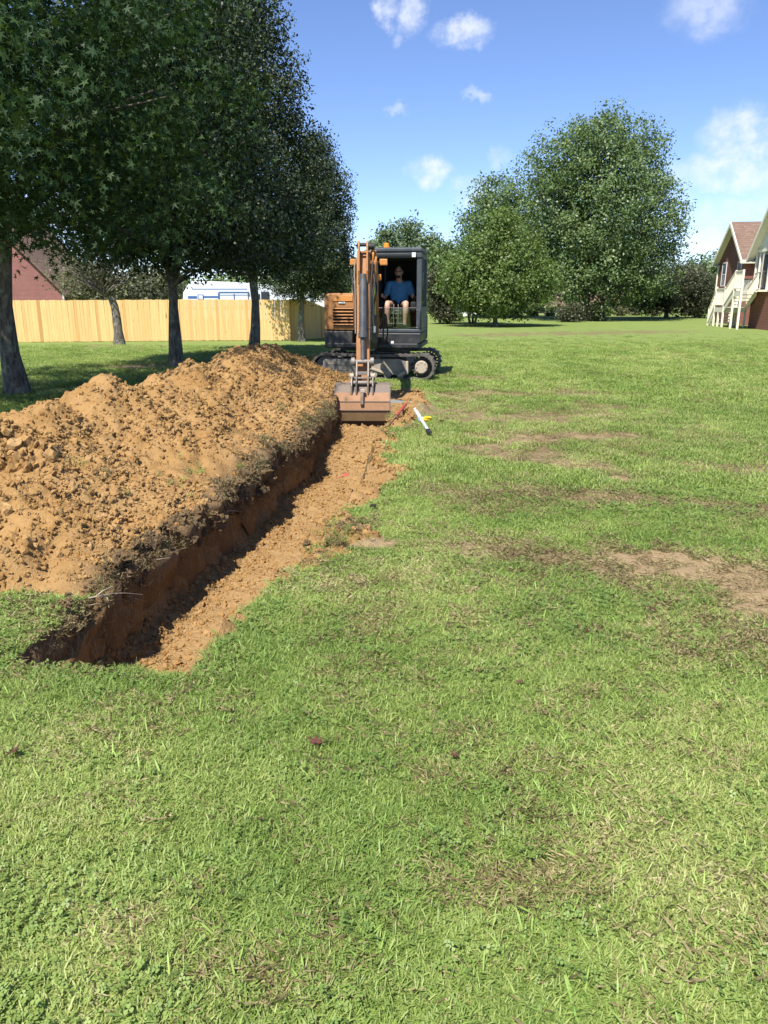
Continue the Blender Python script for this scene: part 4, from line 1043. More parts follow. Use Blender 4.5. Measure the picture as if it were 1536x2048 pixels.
    for (c_, s_, r_) in (((0.70, fy - 0.01, 0.25), (0.05, 0.05, 0.26), None), ((0.60, fy + 0.0, 0.125), (0.16, 0.05, 0.05), (0, -0.5, 0)), ((0.07, fy - 0.015, 0.20), (0.36, 0.03, 0.05), (0, 0.30, 0)), ((-0.06, fy - 0.02, 0.33), (0.025, 0.04, 0.16), None), ((0.20, fy - .02, .30), (.02, .04, .12), None)):
        MB().box(c_, s_, r_).build('frame_bracket', m_tan, tk, bevel=0.008)
    sp = MB(); sx, sz = 0.985, 0.262
    for k in range(18):
        a = 2 * math.pi * k / 18; sp.box((sx + 0.185 * math.cos(a), yc, sz + 0.185 * math.sin(a)), (0.05, 0.06, 0.035), (0, -a, 0))
    sp.cyl((sx, yc - 0.04, sz), (sx, yc + 0.04, sz), 0.175, n=28)
    s0o = sp.build('drive_sprocket', m_rubber, tk, bevel=0.004)
    MB().cyl((sx, yc - yw + 0.005, sz), (sx, yc + 0.1, sz), 0.128, n=32).build('drive_hub', m_tan, tk, bevel=0.014, smooth=True)
    for k in range(8):
        a = 2 * math.pi * k / 8; hb = MB(); hb.cyl((sx + .1 * math.cos(a), yc - yw - 0.008, sz + .1 * math.sin(a)), (sx + .1 * math.cos(a), yc - yw + .02, sz + .1 * math.sin(a)), .011, n=6); hb.build('hub_bolt', m_tan, tk)
    MB().cyl((-0.975, yc - 0.09, 0.262), (-0.975, yc + 0.09, 0.262), 0.205, n=28).build('idler_wheel', m_dusty, tk, bevel=0.02)
ca = MB(); ca.prism([(-0.72, 0.28), (0.72, 0.28), (0.60, 0.46), (0.42, 0.53), (-0.42, 0.53), (-0.60, 0.46)], -0.60, 0.60, 'y'); ca.build('car_body', m_dusty, EX, bevel=0.02)
MB().cyl((0, 0, 0.50), (0, 0, 0.635), 0.42, n=36).build('slewing_ring', m_blackp, EX, bevel=0.01)
# dozer blade at the left end
bl = MB(); poly = [(-1.66, 0.03), (-1.70, 0.12), (-1.70, 0.24), (-1.65, 0.36), (-1.62, 0.36), (-1.66, 0.24), (-1.66, 0.12), (-1.63, 0.04)]
bl.prism(poly, -0.95, 0.95, 'y'); b0 = bl.build('dozer_blade', m_blackp, EX, bevel=0.004)
for sy in (-0.42, 0.42): MB().bar((-1.64, sy, 0.14), (-0.62, sy, 0.30), 0.09, 0.12).build('blade_arm', m_blackp, b0, bevel=0.01)
# upper structure
ub = MB(); ub.prism([(-0.98, -0.86), (-0.90, -0.94), (0.90, -0.94), (0.98, -0.80), (0.98, 0.55), (0.80, 0.86), (0.40, 1.0), (-0.40, 1.0), (-0.80, 0.86), (-0.98, 0.55)], 0.635, 0.72, 'z')
ub.build('turntable_deck', m_blackp, EX, bevel=0.012)
ll = MB(); ll.prism([(-0.98, 0.655), (-0.955, 0.625), (-0.42, 0.615), (-0.40, 0.955), (-0.98, 0.955)], -0.90, -0.30, 'y'); ll.build('lower_skirt', m_blackp, EX, bevel=0.025)
sk = MB(); sk.prism([(0.06, 0.635), (0.78, 0.61), (0.955, 0.74), (0.965, 0.925), (0.06, 0.925)], -0.92, 0.35, 'y'); sk.build('step_skirt', m_blackp, EX, bevel=0.02)
MB().box((0.40, -0.925, 0.745), (0.055, 0.012, 0.045)).build('skirt_plate', m_white, EX)
# engine cover with louvres
ec = MB(); ec.prism([(-0.985, 0.965), (-0.985, 1.60), (-0.95, 1.665), (-0.86, 1.685), (-0.36, 1.685), (-0.36, 0.965)], -0.88, 0.60, 'y')
eco = ec.build('engine_cover', m_orange, EX, bevel=0.035, seg=3)
rc = MB(); rc.prism([(-0.80, 1.05), (-0.80, 1.42), (-0.40, 1.42), (-0.40, 1.05)], -0.892, -0.86, 'y'); rc.build('grille_recess', m_inner, eco)
for k in range(6):
    lv = MB(); lv.box((-0.60, -0.905, 1.085 + k * 0.062), (0.42, 0.045, 0.010), (0.55, 0, 0)); lv.build('louvre', m_orange, eco, bevel=0.002)
hn = MB(); hn.box((-0.62, -0.885, 1.495), (0.14, 0.02, 0.03)); hn.cyl((-0.60, -0.90, 1.50), (-0.60, -0.87, 1.50), 0.022, n=12); hn.build('cover_latch', m_chrome, eco, bevel=0.003)
tp = MB(); tp.prism([(-0.80, 1.53), (-0.40, 1.53), (-0.40, 1.64), (-0.72, 1.64)], -0.895, -0.87, 'y'); tp.build('cover_panel', m_orange2, eco, bevel=0.006)
cw = MB()
arc = [(0.98 * math.cos(t), 0.45 + 0.62 * math.sin(t)) for t in [math.pi * k / 14 for k in range(15)]]
cw.prism([(0.98, 0.30)] + arc + [(-0.98, 0.30)], 0.74, 1.25, 'z'); cw.build('counterweight', m_blackp, EX, bevel=0.03)
hd = MB(); hd.prism([(0.94, 0.32)] + [(x * .96, y - .02) for x, y in arc] + [(-0.94, 0.32)], 1.26, 1.66, 'z'); hd.build('rear_hood', m_orange, EX, bevel=0.05, seg=3)
ex = MB(); ex.tube([(-0.60, 0.30, 1.65), (-0.60, 0.30, 1.84), (-0.57, 0.33, 1.93)], 0.035, 12); ex.build('exhaust_pipe', m_steel, EX, smooth=True)
# cab
cab = MB()
X0, X1, Y0, Y1, Z0, Z1 = 0.035, 0.965, -0.86, 0.42, 0.93, 2.50
cab.bb(X0, X1, Y0 - 0.02, Y1, Z0, Z0 + 0.07)
cab.bb(X1 - 0.10, X1, Y0 - 0.01, Y0 + 0.10, Z0 + .07, Z1 - .16); cab.bb(X0, X0 + 0.06, Y0 - 0.01, Y0 + 0.08, Z0 + .07, Z1 - .16)
cab.bb(X1 - 0.07, X1 - .004, Y1 - 0.10, Y1, Z0 + .07, Z1 - .16); cab.bb(X0, X0 + 0.07, Y1 - 0.10, Y1, Z0 + .07, Z1 - .16)
cab.bb(X0, X1, Y0 - 0.03, Y0 + 0.10, Z1 - .16, Z1 - 0.055)
cab.bb(X0, X0 + .06, Y0 + .10, Y1, Z1 - .16, Z1 - 0.055); cab.bb(X1 - .06, X1, Y0 + .10, Y1, Z1 - .16, Z1 - 0.055); cab.bb(X0 + .06, X1 - .06, Y1 - .06, Y1, Z1 - .16, Z1 - .055)
cabo = cab.build('cab_frame', m_cabp, EX, bevel=0.02, seg=3)
rf = MB(); rf.bb(X0 - 0.01, X1 + 0.005, Y0 - 0.05, Y1 + 0.02, Z1 - 0.052, Z1 + 0.035); rf.build('cab_roof', m_cabp, EX, bevel=0.03, seg=3)
gt = MB(); gt.bb(X0 + .06, X1 - .10, Y0 - 0.045, Y0 - .032, Z1 - .125, Z1 - .095); gt.build('roof_rail', m_inner, cabo)
MB().box((X1 - 0.155, Y0 - 0.052, Z1 - 0.105), (0.075, 0.012, 0.085)).build('cab_sticker', m_white, cabo, bevel=0.004)
for (zz1) in (1.37, 1.03): MB().cyl((X1 - .085, Y0 - .02, zz1), (X1 - .085, Y0, zz1), 0.013, n=10).build('pillar_bolt', m_steel, cabo)
sd_ = MB(); sd_.bb(X1 - 0.035, X1 + 0.004, Y0 + .10, Y1 - .10, Z0 + .07, 1.42); sd_.build('cab_door', m_cabp, EX, bevel=0.008)
hr = MB(); hr.tube([(X1 - .03, Y0 - .035, 1.02), (X1 - .03, Y0 - .055, 1.06), (X1 - .03, Y0 - .055, 1.34), (X1 - .03, Y0 - .035, 1.38)], 0.012, 8); hr.build('grab_rail', m_cabp, cabo, smooth=True)
back = MB(); back.bb(X0 + .07, X1 - .07, Y1 - .04, Y1 - .015, Z0 + .07, 2.36); back.build('cab_rear_panel', m_inner, EX)
lin = MB(); lin.bb(X0 + .005, X0 + .03, Y0 + .08, Y1 - .10, Z0 + .07, 2.34); lin.build('cab_inner_panel', m_inner, EX)
lin2 = MB(); lin2.bb(X1 - .05, X1 - .03, Y0 + .62, Y1 - .10, 1.43, 2.34); lin2.build('door_rear_panel', m_inner, EX)
gl = MB(); gl.bb(X1 - .03, X1 - .022, Y0 + .10, Y0 + .62, 1.425, 2.34); gl.build('door_glass', m_glass, EX)
lg_ = MB(); lg_.bb(X0 + .06, X1 - .10, Y0 + .012, Y0 + .018, Z0 + .07, 1.40); lg_.build('lower_windscreen', m_glass, EX)
lwf = MB(); lwf.bb(X0 + .06, X1 - .10, Y0 + .005, Y0 + .025, 1.402, 1.412); lwf.build('windscreen_edge', m_steel, EX)
fm = MB(); fm.bb(X0 + .065, X1 - .10, Y0 + .03, 0.0, Z0 + .072, Z0 + .085); fm.build('floor_mat', paint('floor_mat_green', (0.075, 0.085, 0.062), .9, .5), EX)
st_ = MB(); st_.box((0.43, -0.06, 1.30), (0.50, 0.48, 0.13)); st_.box((0.43, 0.20, 1.66), (0.48, 0.12, 0.66), (-0.14, 0, 0)); sto = st_.build('operator_seat', m_inner, EX, bevel=0.05, seg=3)
MB().box((0.43, -0.02, 1.11), (0.38, 0.40, 0.25)).build('seat_base', m_inner, sto, bevel=0.02)
for sx in (-1, 1):
    cn = MB(); cn.box((0.43 + sx * 0.325, -0.18, 1.42), (0.12, 0.46, 0.20)); cno = cn.build('control_console', m_inner, EX, bevel=0.03)
    jl = MB(); jl.tube([(0.43 + sx * 0.325, -0.36, 1.50), (0.43 + sx * 0.325, -0.38, 1.58), (0.43 + sx * 0.325, -0.385, 1.67)], [0.016, 0.014, 0.022], 8); jl.build('joystick', m_inner, cno, smooth=True)
for sx in (-0.045, 0.045):
    tl = MB(); tl.tube([(0.43 + sx, -0.62, 1.03), (0.43 + sx, -0.64, 1.25), (0.43 + sx, -0.60, 1.47)], 0.010, 8); tlo = tl.build('travel_lever', m_steel, EX, smooth=True)
    pd = MB(); pd.box((0.43 + sx * 2.2, -0.68, 1.06), (0.11, 0.14, 0.02), (0.5, 0, 0)); pd.build('travel_pedal', m_steel, tlo, bevel=0.004)
pc = MB()
for k, zz1 in enumerate((1.10, 1.20, 1.29)): pc.box((0.43, -0.55, zz1), (0.22 - .02 * k, 0.02, 0.014))
pc.tube([(0.34, -0.55, 1.29), (0.37, -0.55, 1.335), (0.43, -0.55, 1.35), (0.49, -0.55, 1.335), (0.52, -0.55, 1.29)], .012, 6)
pc.build('lever_guard', m_steel, EX, bevel=0.003)
bc = MB(); bc.cyl((0.21, -0.42, 2.535), (0.21, -0.42, 2.56), 0.07, n=18); bco = bc.build('beacon', m_blackp, EX)
bd = MB(); bd.cyl((0.21, -0.42, 2.56), (0.21, -0.42, 2.63), 0.062, 0.052, 18); bd.sphere((0.21, -0.42, 2.63), 0.052, 16, 8, (1, 1, .35)); bd.build('beacon_lens', m_amber, bco, smooth=True)

# boom, arm and bucket swing together about a post at the front
BM_ = Matrix.Translation((-0.03, -0.98, 0)) @ Matrix.Rotation(R(7.3), 4, 'Z')
def fz(f, z, x=0.0): return (x, -f, z)
class BB(MB):
    def __init__(self): super().__init__(BM_)
    def _add(self, vs, fs):      # the raised boom sits lower than its drawing
        return super()._add([Vector((p[0], p[1], p[2] if p[2] < 1 else 1 + (p[2] - 1) * 0.83)) for p in vs], fs)
    def side(self, poly, x0, x1): return self.prism([(-f, z) for f, z in poly], x0, x1, 'x')
sw = BB(); sw.side([(-0.18, 0.62), (0.10, 0.62), (0.24, 0.80), (0.26, 1.04), (0.08, 1.06), (0.02, 0.92), (-0.18, 0.88)], -0.13, 0.13); swo = sw.build('swing_post', m_blackp, EX, bevel=0.015)
sp_m = BB(); sp_m.cyl(fz(-.06, .58), fz(-.06, .95), 0.085, n=18); sp_m.cyl(fz(.16, .97, -.17), fz(.16, .97, .17), 0.04, n=14); sp_m.build('swing_pin', m_steel, swo)
bo = BB(); bo.side([(0.08, 0.92), (0.24, 0.90), (0.42, 1.20), (0.80, 1.66), (1.30, 2.05), (1.75, 2.22), (2.60, 2.20), (3.34, 2.16), (3.40, 2.24), (3.34, 2.33), (2.60, 2.40), (1.75, 2.50), (1.35, 2.46), (1.00, 2.22), (0.55, 1.72), (0.25, 1.25), (0.06, 1.02)], 0.02, 0.17)
boo = bo.build('boom', m_orange, EX, bevel=0.018)
bc1 = BB(); bc1.cyl(fz(0.30, 0.78, 0.09), fz(0.78, 1.35, 0.09), 0.062, n=16); bc1o = bc1.build('boom_cylinder', m_barrel, EX, smooth=True)
bc2 = BB(); bc2.cyl(fz(0.76, 1.33, .09), fz(1.28, 1.98, .09), 0.034, n=14); bc2.build('boom_cylinder_rod', m_chrome, bc1o, smooth=True)
bw = BB(); bw.box(fz(2.35, 2.12, .215), (.07, .08, .12)); bwo = bw.build('boom_light', m_orange2, boo, bevel=.012)
# arm
ar = BB(); ar.side([(3.22, 2.52), (3.40, 2.56), (3.56, 2.46), (3.62, 2.25), (3.78, 1.55), (3.93, 0.98), (4.06, 0.46), (4.02, 0.36), (3.92, 0.36), (3.86, 0.44), (3.66, 1.05), (3.46, 1.65), (3.24, 2.12), (3.14, 2.40)], -0.10, 0.10)
aro = ar.build('arm', m_orange, EX, bevel=0.014)
for sx in (-0.062, 0.062):
    tl_ = BB(); tl_.side([(3.46, 2.56), (3.52, 2.70), (3.60, 2.72), (3.66, 2.62), (3.74, 2.20), (3.70, 1.98), (3.58, 2.02), (3.50, 2.30)], sx - 0.014, sx + 0.014); tl_.build('arm_bracket', m_orange, aro, bevel=0.006)
tp_ = BB(); tp_.cyl(fz(3.57, 2.65, -0.095), fz(3.57, 2.65, 0.095), 0.034, n=16); tp_.cyl(fz(3.57, 2.62, .07), fz(3.57, 2.62, .17), .055, n=16); BB().box(fz(3.60, 2.52), (.12, .03, .02)).build('bracket_bar', m_orange, aro); BB().box(fz(3.68, 2.10), (.12, .03, .02)).build('bracket_bar', m_orange, aro); tp_.build('bracket_pin', m_blackp, aro, bevel=0.004)
for sx, nm in ((-0.165, -1), (0.30, 1)):
    wl = BB(); wl.box(fz(3.40, 2.36, sx), (0.085 if nm < 0 else .12, 0.10, 0.11)); wl.bar(fz(3.36, 2.36, sx * .4), fz(3.36, 2.36, sx), .03, .03); wl.build('work_light', m_orange2, aro, bevel=0.012)
bcy = BB(); bcy.cyl(fz(3.72, 2.05), fz(3.99, 1.10), 0.058, n=20); bcy.cyl(fz(3.70, 2.14), fz(3.725, 2.04), 0.05, n=16); bcy.cyl(fz(3.98, 1.14), fz(4.0, 1.05), 0.066, n=20); bcyo = bcy.build('bucket_cylinder', m_barrel, EX, smooth=True)
bcr = BB(); bcr.cyl(fz(3.99, 1.08), fz(4.10, 0.70), 0.032, n=14); bcr.build('bucket_cylinder_rod', m_barrel, bcyo, smooth=True)
pr = BB(); pr.cyl(fz(4.10, 0.70, -0.165), fz(4.10, 0.70, 0.165), 0.034, n=14)
for sx in (-0.14, 0.14): pr.cyl(fz(4.10, 0.70, sx - .028), fz(4.10, 0.70, sx + .028), 0.062, n=16)
pr.build('link_pin', m_steel, EX, bevel=0.004, smooth=True)
for sx in (-0.115, 0.115): BB().bar(fz(4.10, 0.70, sx), fz(3.90, 0.62, sx), 0.022, 0.08).build('rocker_link', m_steel, EX, bevel=0.006)
hl = BB()
for sx in (-0.085, 0.085): hl.bar(fz(4.11, 0.70, sx), fz(4.27, 0.42, sx), 0.026, 0.05)
hl.box(fz(4.235, 0.475), (0.32, 0.03, 0.028)); hl.box(fz(4.20, .54), (.15, .03, .05)); hl.build('bucket_link', m_steel, EX, bevel=0.006)
for sx in (-.155, .155): BB().cyl(fz(4.235, .505, sx - .03), fz(4.235, .505, sx + .03), .036, n=14).build('link_knuckle', m_tan, EX, bevel=.006)
# bucket: curved shell, ears, side plates, teeth
BW = 0.395
prof = [(3.84, 0.35), (3.98, 0.385), (4.25, 0.38), (4.345, 0.275), (4.415, 0.15), (4.445, 0.03), (4.415, -0.13), (4.33, -0.26), (4.22, -0.36), (4.08, -0.41), (3.94, -0.43), (3.86, -0.43)]
def shell(i0, i1, name, mat, parent):
    b = BB(); th = 0.022; pr_ = prof[i0:i1 + 1]; nrm = []
    for i, p in enumerate(prof):
        q0, q1 = prof[max(0, i - 1)], prof[min(len(prof) - 1, i + 1)]; t = Vector((q1[0] - q0[0], q1[1] - q0[1])).normalized(); nrm.append((t.y, -t.x))
    inn = [(p[0] + nrm[i0 + k][0] * th, p[1] + nrm[i0 + k][1] * th) for k, p in enumerate(pr_)]
    for k in range(len(pr_) - 1): b.side([pr_[k], pr_[k + 1], inn[k + 1], inn[k]], -BW, BW)
    return b.build(name, mat, parent)
bk = shell(0, 3, 'bucket', m_bktop, EX)
bk['label'] = 'worn rust-brown digging bucket'
shell(3, 4, 'wear_plate', m_bkrust, bk); shell(4, 5, 'wear_plate', m_bkrust, bk); shell(5, 11, 'bucket_heel', m_bkmud, bk)
for (wf, wz) in ((4.417, 0.152), (4.450, 0.03)): wb = BB(); wb.box(fz(wf, wz), (BW * 2 + .004, 0.012, 0.012)); wb.build('weld_seam', m_bktop, bk)
for sx in (-BW - 0.010, BW + 0.010):
    sp2 = BB(); sp2.side(prof + [(3.78, -0.30), (3.74, 0.0)], sx - 0.009, sx + 0.009); sp2.build('bucket_side', m_bktop, bk, bevel=0.003)
for sx in (-0.155, -0.085, 0.085, 0.155):
    er_ = BB(); er_.side([(3.84, 0.33), (3.86, 0.50), (3.98, 0.54), (4.20, 0.53), (4.32, 0.48), (4.38, 0.38), (4.375, 0.25), (4.25, 0.377)], sx - 0.011, sx + 0.011); er_.build('bucket_ear', m_steel if abs(sx) > .1 else m_bktop, bk, bevel=0.004)
hk = BB(); hk.side([(4.35, 0.28), (4.41, 0.30), (4.45, 0.23), (4.47, 0.12), (4.455, 0.09), (4.42, 0.14), (4.40, 0.20)], -0.022, 0.022); hk.build('lifting_hook', m_bktop, bk, bevel=0.006)
hk2 = BB(); hk2.box(fz(4.40, 0.305, .01), (.07, .05, .05)); hk2.build('hook_block', m_tan, bk, bevel=.008)
for (pf, pz_) in ((3.97, .45), (4.28, .41)): BB().cyl(fz(pf, pz_, -.18), fz(pf, pz_, .18), .029, n=12).build('bucket_pin', m_steel, bk)
for k in range(5):
    x = -0.34 + 0.17 * k; tt_ = BB(); tt_.side([(3.88, -0.40), (3.90, -0.45), (3.72, -0.485), (3.70, -0.475)], x - 0.032, x + 0.032); tt_.build('bucket_tooth', m_steel, bk, bevel=0.005)
# hoses
def hose(pts, r=0.014, name='hose', mat=None, par=None):
    P = [Vector(p) for p in pts]; out = []
    for i in range(len(P) - 1):
        p0, p1, p2, p3 = P[max(0, i - 1)], P[i], P[i + 1], P[min(len(P) - 1, i + 2)]
        for k in range(6):
            t = k / 6; out.append(0.5 * ((2 * p1) + (-p0 + p2) * t + (2 * p0 - 5 * p1 + 4 * p2 - p3) * t * t + (-p0 + 3 * p1 - 3 * p2 + p3) * t ** 3))
    out.append(P[-1]); b = BB(); b.tube(out, r, 8); return b.build(name, mat or m_hose, par or aro, smooth=True)
hose([fz(3.30, 2.40, .10), fz(3.45, 2.62, .13), fz(3.58, 2.50, .15), fz(3.55, 2.25, .13), fz(3.62, 2.05, .10)], mat=m_orange2)
hose([fz(3.28, 2.38, .14), fz(3.44, 2.55, .18), fz(3.55, 2.40, .19), fz(3.50, 2.15, .17), fz(3.58, 1.85, .12)], mat=m_orange2)
hose([fz(3.56, 2.25, .12), fz(3.68, 2.02, .17), fz(3.74, 1.72, .13), fz(3.78, 1.40, .14), fz(3.80, 1.22, .17)])
hose([fz(3.52, 2.2, .13), fz(3.60, 1.95, .20), fz(3.62, 1.62, .16), fz(3.66, 1.35, .15)])
hose([fz(3.50, 2.3, -.10), fz(3.62, 2.02, -.16), fz(3.66, 1.75, -.13), fz(3.72, 1.5, -.09)])
hose([fz(3.2, 2.3, -.13), fz(3.42, 2.22, -.19), fz(3.5, 1.9, -.15), fz(3.55, 1.6, -.10)])
hose([fz(0.2, 1.2, .2), fz(.6, 1.5, .26), (.26, -.55, 1.0 + 0.0), fz(.2, .75, .25)], .016, par=boo)
hose([fz(0.1, 1.0, .2), fz(.5, 1.35, .30), fz(.45, .95, .34), fz(.1, .74, .3)], .016, par=boo)
hose([fz(0.15, 1.05, -.1), fz(.4, 1.25, -.2), fz(.3, .9, -.22), fz(.0, .75, -.2)], .016, par=boo)
hose([fz(3.40, 2.50, .11), fz(3.60, 2.30, .135), fz(3.72, 1.95, .12), fz(3.80, 1.55, .115), fz(3.86, 1.25, .11)], .012)
hose([fz(3.46, 2.42, -.11), fz(3.62, 2.25, -.13), fz(3.74, 1.85, -.118), fz(3.84, 1.45, -.112), fz(3.92, 1.12, -.11)], .010, 'steel_pipe', m_steel)
for pz_ in (1.95, 1.5, 1.2): BB().box(fz(3.80 - (pz_ - 1.5) * .26, pz_, .108), (.03, .05, .03)).build('pipe_clamp', m_blackp, aro, bevel=.004)
ft = BB(); ft.cyl(fz(3.80, 1.24, .17), fz(3.81, 1.13, .17), .02, n=8); ft.build('hose_fitting', m_chrome, aro)
# control valve clutter between boom foot and cab
cv = MB(); cv.box((0.02, -0.80, 0.80), (0.24, 0.18, 0.22)); cv.box((0.16, -.86, .78), (.12, .10, .12)); cv.build('valve_block', m_blackp, EX, bevel=0.015)
# ------------------------------------------------------------------ person in the cab
m_skin, nt = new_mat('skin'); finish(nt, ramp(nt, noise(nt, 30, 3), [(0.3, (0.48, 0.26, 0.175)), (0.7, (0.58, 0.33, 0.23))]), 0.5, 0, None, 0.4)
m_shirt, nt = new_mat('blue_shirt'); finish(nt, ramp(nt, noise(nt, 14, 4), [(0.3, (0.075, 0.225, 0.42)), (0.7, (0.105, 0.29, 0.50))]), 0.9, 0, bump(nt, noise(nt, 9, 3), 0.7, 0.03), 0.15)
m_shorts, nt = new_mat('dark_shorts'); finish(nt, (0.045, 0.036, 0.030), 0.9, 0, bump(nt, noise(nt, 14, 3), 0.5, 0.02), 0.1)
m_hair, nt = new_mat('dark_hair'); finish(nt, (0.030, 0.022, 0.017), 0.7, 0, bump(nt, noise(nt, 120, 2), 0.6, 0.01), 0.2)
m_shoe = paint('grey_shoe', (0.30, 0.30, 0.30), 0.7, 0.5, (0.05, 0.05, 0.05), scale=20)
EXM = Matrix.Translation((-0.10, 16.62, 0)) @ Matrix.Rotation(-TH, 4, 'Z')
PE = empty('person', EXM @ Vector((0.43, -0.10, 1.365)), -TH)
tag(PE, 'person in blue t-shirt and dark shorts seated at the excavator controls', 'person')
def caps(mb, chain):
    """chain of (point, radius): tapered limbs with rounded joints"""
    for (p, r) in chain: mb.sphere(p, r, 12, 8)
    for (p0, r0), (p1, r1) in zip(chain[:-1], chain[1:]): mb.tube([p0, p1], [r0, r1], 12)
def fused(mb, name, mat, parent, vox):
    me = bpy.data.meshes.new(name); me.from_pydata([tuple(p) for p in mb.v], [], mb.f); me.update()
    o = link_mesh(name, me, mat, parent)
    m = o.modifiers.new('remesh', 'REMESH'); m.mode = 'VOXEL'; m.voxel_size = vox; m.use_smooth_shade = True
    s = o.modifiers.new('smooth', 'SMOOTH'); s.iterations = 4; s.factor = 0.5
    return o
bd = MB()
caps(bd, [((0, 0.06, 0.10), 0.13), ((0, 0.08, 0.25), 0.125), ((0, 0.06, 0.42), 0.14), ((0, 0.03, 0.54), 0.085), ((0, -0.01, 0.59), 0.060), ((0, -0.05, 0.66), 0.056)])
bd.sphere((0, -0.075, 0.735), 0.10, 16, 12, (0.78, 0.95, 1.18)); bd.sphere((0, -0.115, 0.675), 0.06, 12, 8, (.9, .9, .9))
bd.sphere((0, -0.178, 0.725), 0.018, 8, 6, (.8, 1.1, 1.4)); bd.sphere((0, -0.165, 0.765), 0.03, 8, 6, (1.6, .6, .4)); bd.sphere((0, -0.158, 0.678), 0.024, 8, 6, (1.1, .7, .45))
for sx in (-1, 1):
    bd.sphere((sx * 0.082, -0.065, 0.73), 0.024, 8, 6, (.5, .8, 1.25))
    caps(bd, [((sx * 0.10, 0.05, 0.46), 0.075), ((sx * 0.205, 0.04, 0.49), 0.062), ((sx * 0.275, 0.03, 0.27), 0.045), ((sx * 0.30, -0.10, 0.235), 0.040), ((sx * 0.318, -0.22, 0.265), 0.027)])
    bd.sphere((sx * 0.322, -0.262, 0.277), 0.036, 10, 8, (.75, 1.1, 1.0))
    for k, (dz, ln) in enumerate(((0.024, .040), (0.008, .045), (-0.008, .042), (-0.024, .034))):
        caps(bd, [((sx * 0.325, -0.285, 0.277 + dz), .0095), ((sx * 0.332, -0.285 - ln * .7, 0.275 + dz), .009), ((sx * (0.322 - .012), -0.285 - ln, 0.270 + dz), .0085), ((sx * (0.298), -0.285 - ln * .7, 0.268 + dz), .008)])
    caps(bd, [((sx * 0.312, -0.25, 0.297), .011), ((sx * 0.300, -0.285, 0.312), .010), ((sx * 0.302, -0.31, 0.310), .009)])
    caps(bd, [((sx * 0.09, 0.02, 0.07), 0.095), ((sx * 0.185, -0.40, 0.115), 0.064), ((sx * 0.188, -0.43, 0.075), 0.058), ((sx * 0.185, -0.45, -0.06), 0.055), ((sx * 0.175, -0.45, -0.20), 0.040), ((sx * 0.172, -0.45, -0.275), 0.038)])
fused(bd, 'body', m_skin, PE, 0.0075)
sh = MB()
caps(sh, [((0, 0.05, 0.10), 0.150), ((0, 0.07, 0.25), 0.150), ((0, 0.06, 0.40), 0.152), ((0, 0.04, 0.50), 0.10)])
for sx in (-1, 1):
    caps(sh, [((sx * 0.07, 0.06, 0.12), 0.12), ((sx * 0.09, 0.05, 0.42), 0.115)])
    caps(sh, [((sx * 0.08, 0.05, 0.475), 0.088), ((sx * 0.205, 0.04, 0.492), 0.075), ((sx * 0.262, 0.035, 0.33), 0.072)])
fused(sh, 'shirt', m_shirt, PE, 0.011)
so = MB()
for sx in (-1, 1): caps(so, [((sx * 0.07, 0.05, 0.08), 0.118), ((sx * 0.105, -0.08, 0.075), 0.105), ((sx * 0.150, -0.24, 0.095), 0.088)])
fused(so, 'shorts', m_shorts, PE, 0.011)
ha = MB(); ha.sphere((0, -0.055, 0.775), 0.098, 16, 10, (0.84, 0.98, 0.86)); hao = ha.build('hair', m_hair, PE, smooth=True)
gs = MB()
for sx in (-1, 1): gs.sphere((sx * 0.034, -0.167, 0.747), 0.020, 10, 6, (1.1, .5, .75))
gs.tube([(-.08, -.08, .75), (-.05, -.158, .75), (.05, -.158, .75), (.08, -.08, .75)], .004, 6); gs.build('glasses', m_inner, PE, smooth=True)
br = MB(); br.sphere((0, -0.148, 0.645), 0.042, 12, 8, (1.05, .7, .7)); br.build('beard', m_hair, PE, smooth=True)
for sx in (-1, 1):
    fo = MB(); caps(fo, [((sx * 0.172, -0.43, -0.315), 0.042), ((sx * 0.180, -0.53, -0.325), 0.040), ((sx * 0.185, -0.60, -0.335), 0.032)]); fused(fo, 'shoe', m_shoe, PE, 0.010)

# ------------------------------------------------------------------ board fence
m_wood, nt = new_mat('new_pine_board')
p = obj_pos(nt); rnd = nt.nodes.new('ShaderNodeObjectInfo').outputs['Random']
sh_ = nd(nt, 'ShaderNodeVectorMath', operation='ADD', ins={0: p}); cb = nd(nt, 'ShaderNodeCombineXYZ', ins={0: math_(nt, 'MULTIPLY', rnd, 37.0), 2: math_(nt, 'MULTIPLY', rnd, 91.0)}); nt.links.new(cb.outputs[0], sh_.inputs[1])
gr = noise(nt, 1.0, 5, 0.6, mapping(nt, sh_.outputs[0], (28, 28, 1.6)), 0.6); kn = noise(nt, 1.0, 2, 0.5, mapping(nt, sh_.outputs[0], (9, 9, 3.2)))
c = ramp(nt, rnd, [(0.0, (0.58, 0.35, 0.135)), (0.12, (0.70, 0.455, 0.19)), (0.6, (0.78, 0.53, 0.235)), (0.9, (0.72, 0.455, 0.185)), (1.0, (0.48, 0.27, 0.10))])
c = mixc(nt, ramp(nt, gr, [(0.42, 0.30), (0.6, 0.0)]), c, (0.46, 0.24, 0.075))
c = mixc(nt, ramp(nt, kn, [(0.70, 0.0), (0.76, 0.8)]), c, (0.23, 0.10, 0.035))
finish(nt, c, 0.75, 0, bump(nt, gr, 0.3, 0.01), 0.2)
fc = GT(581, 681.5); fl_ = GT(-90, 684.5); fe = GT(668, 673.5)
FE = empty('wooden_fence', fc); tag(FE, 'tall fence of new yellow pine boards across the left background', 'fence')
pick_me = MB().box((0, 0, 0.5), (0.138, 0.020, 1.0)).mesh('picket'); pick_me.materials.append(m_wood)
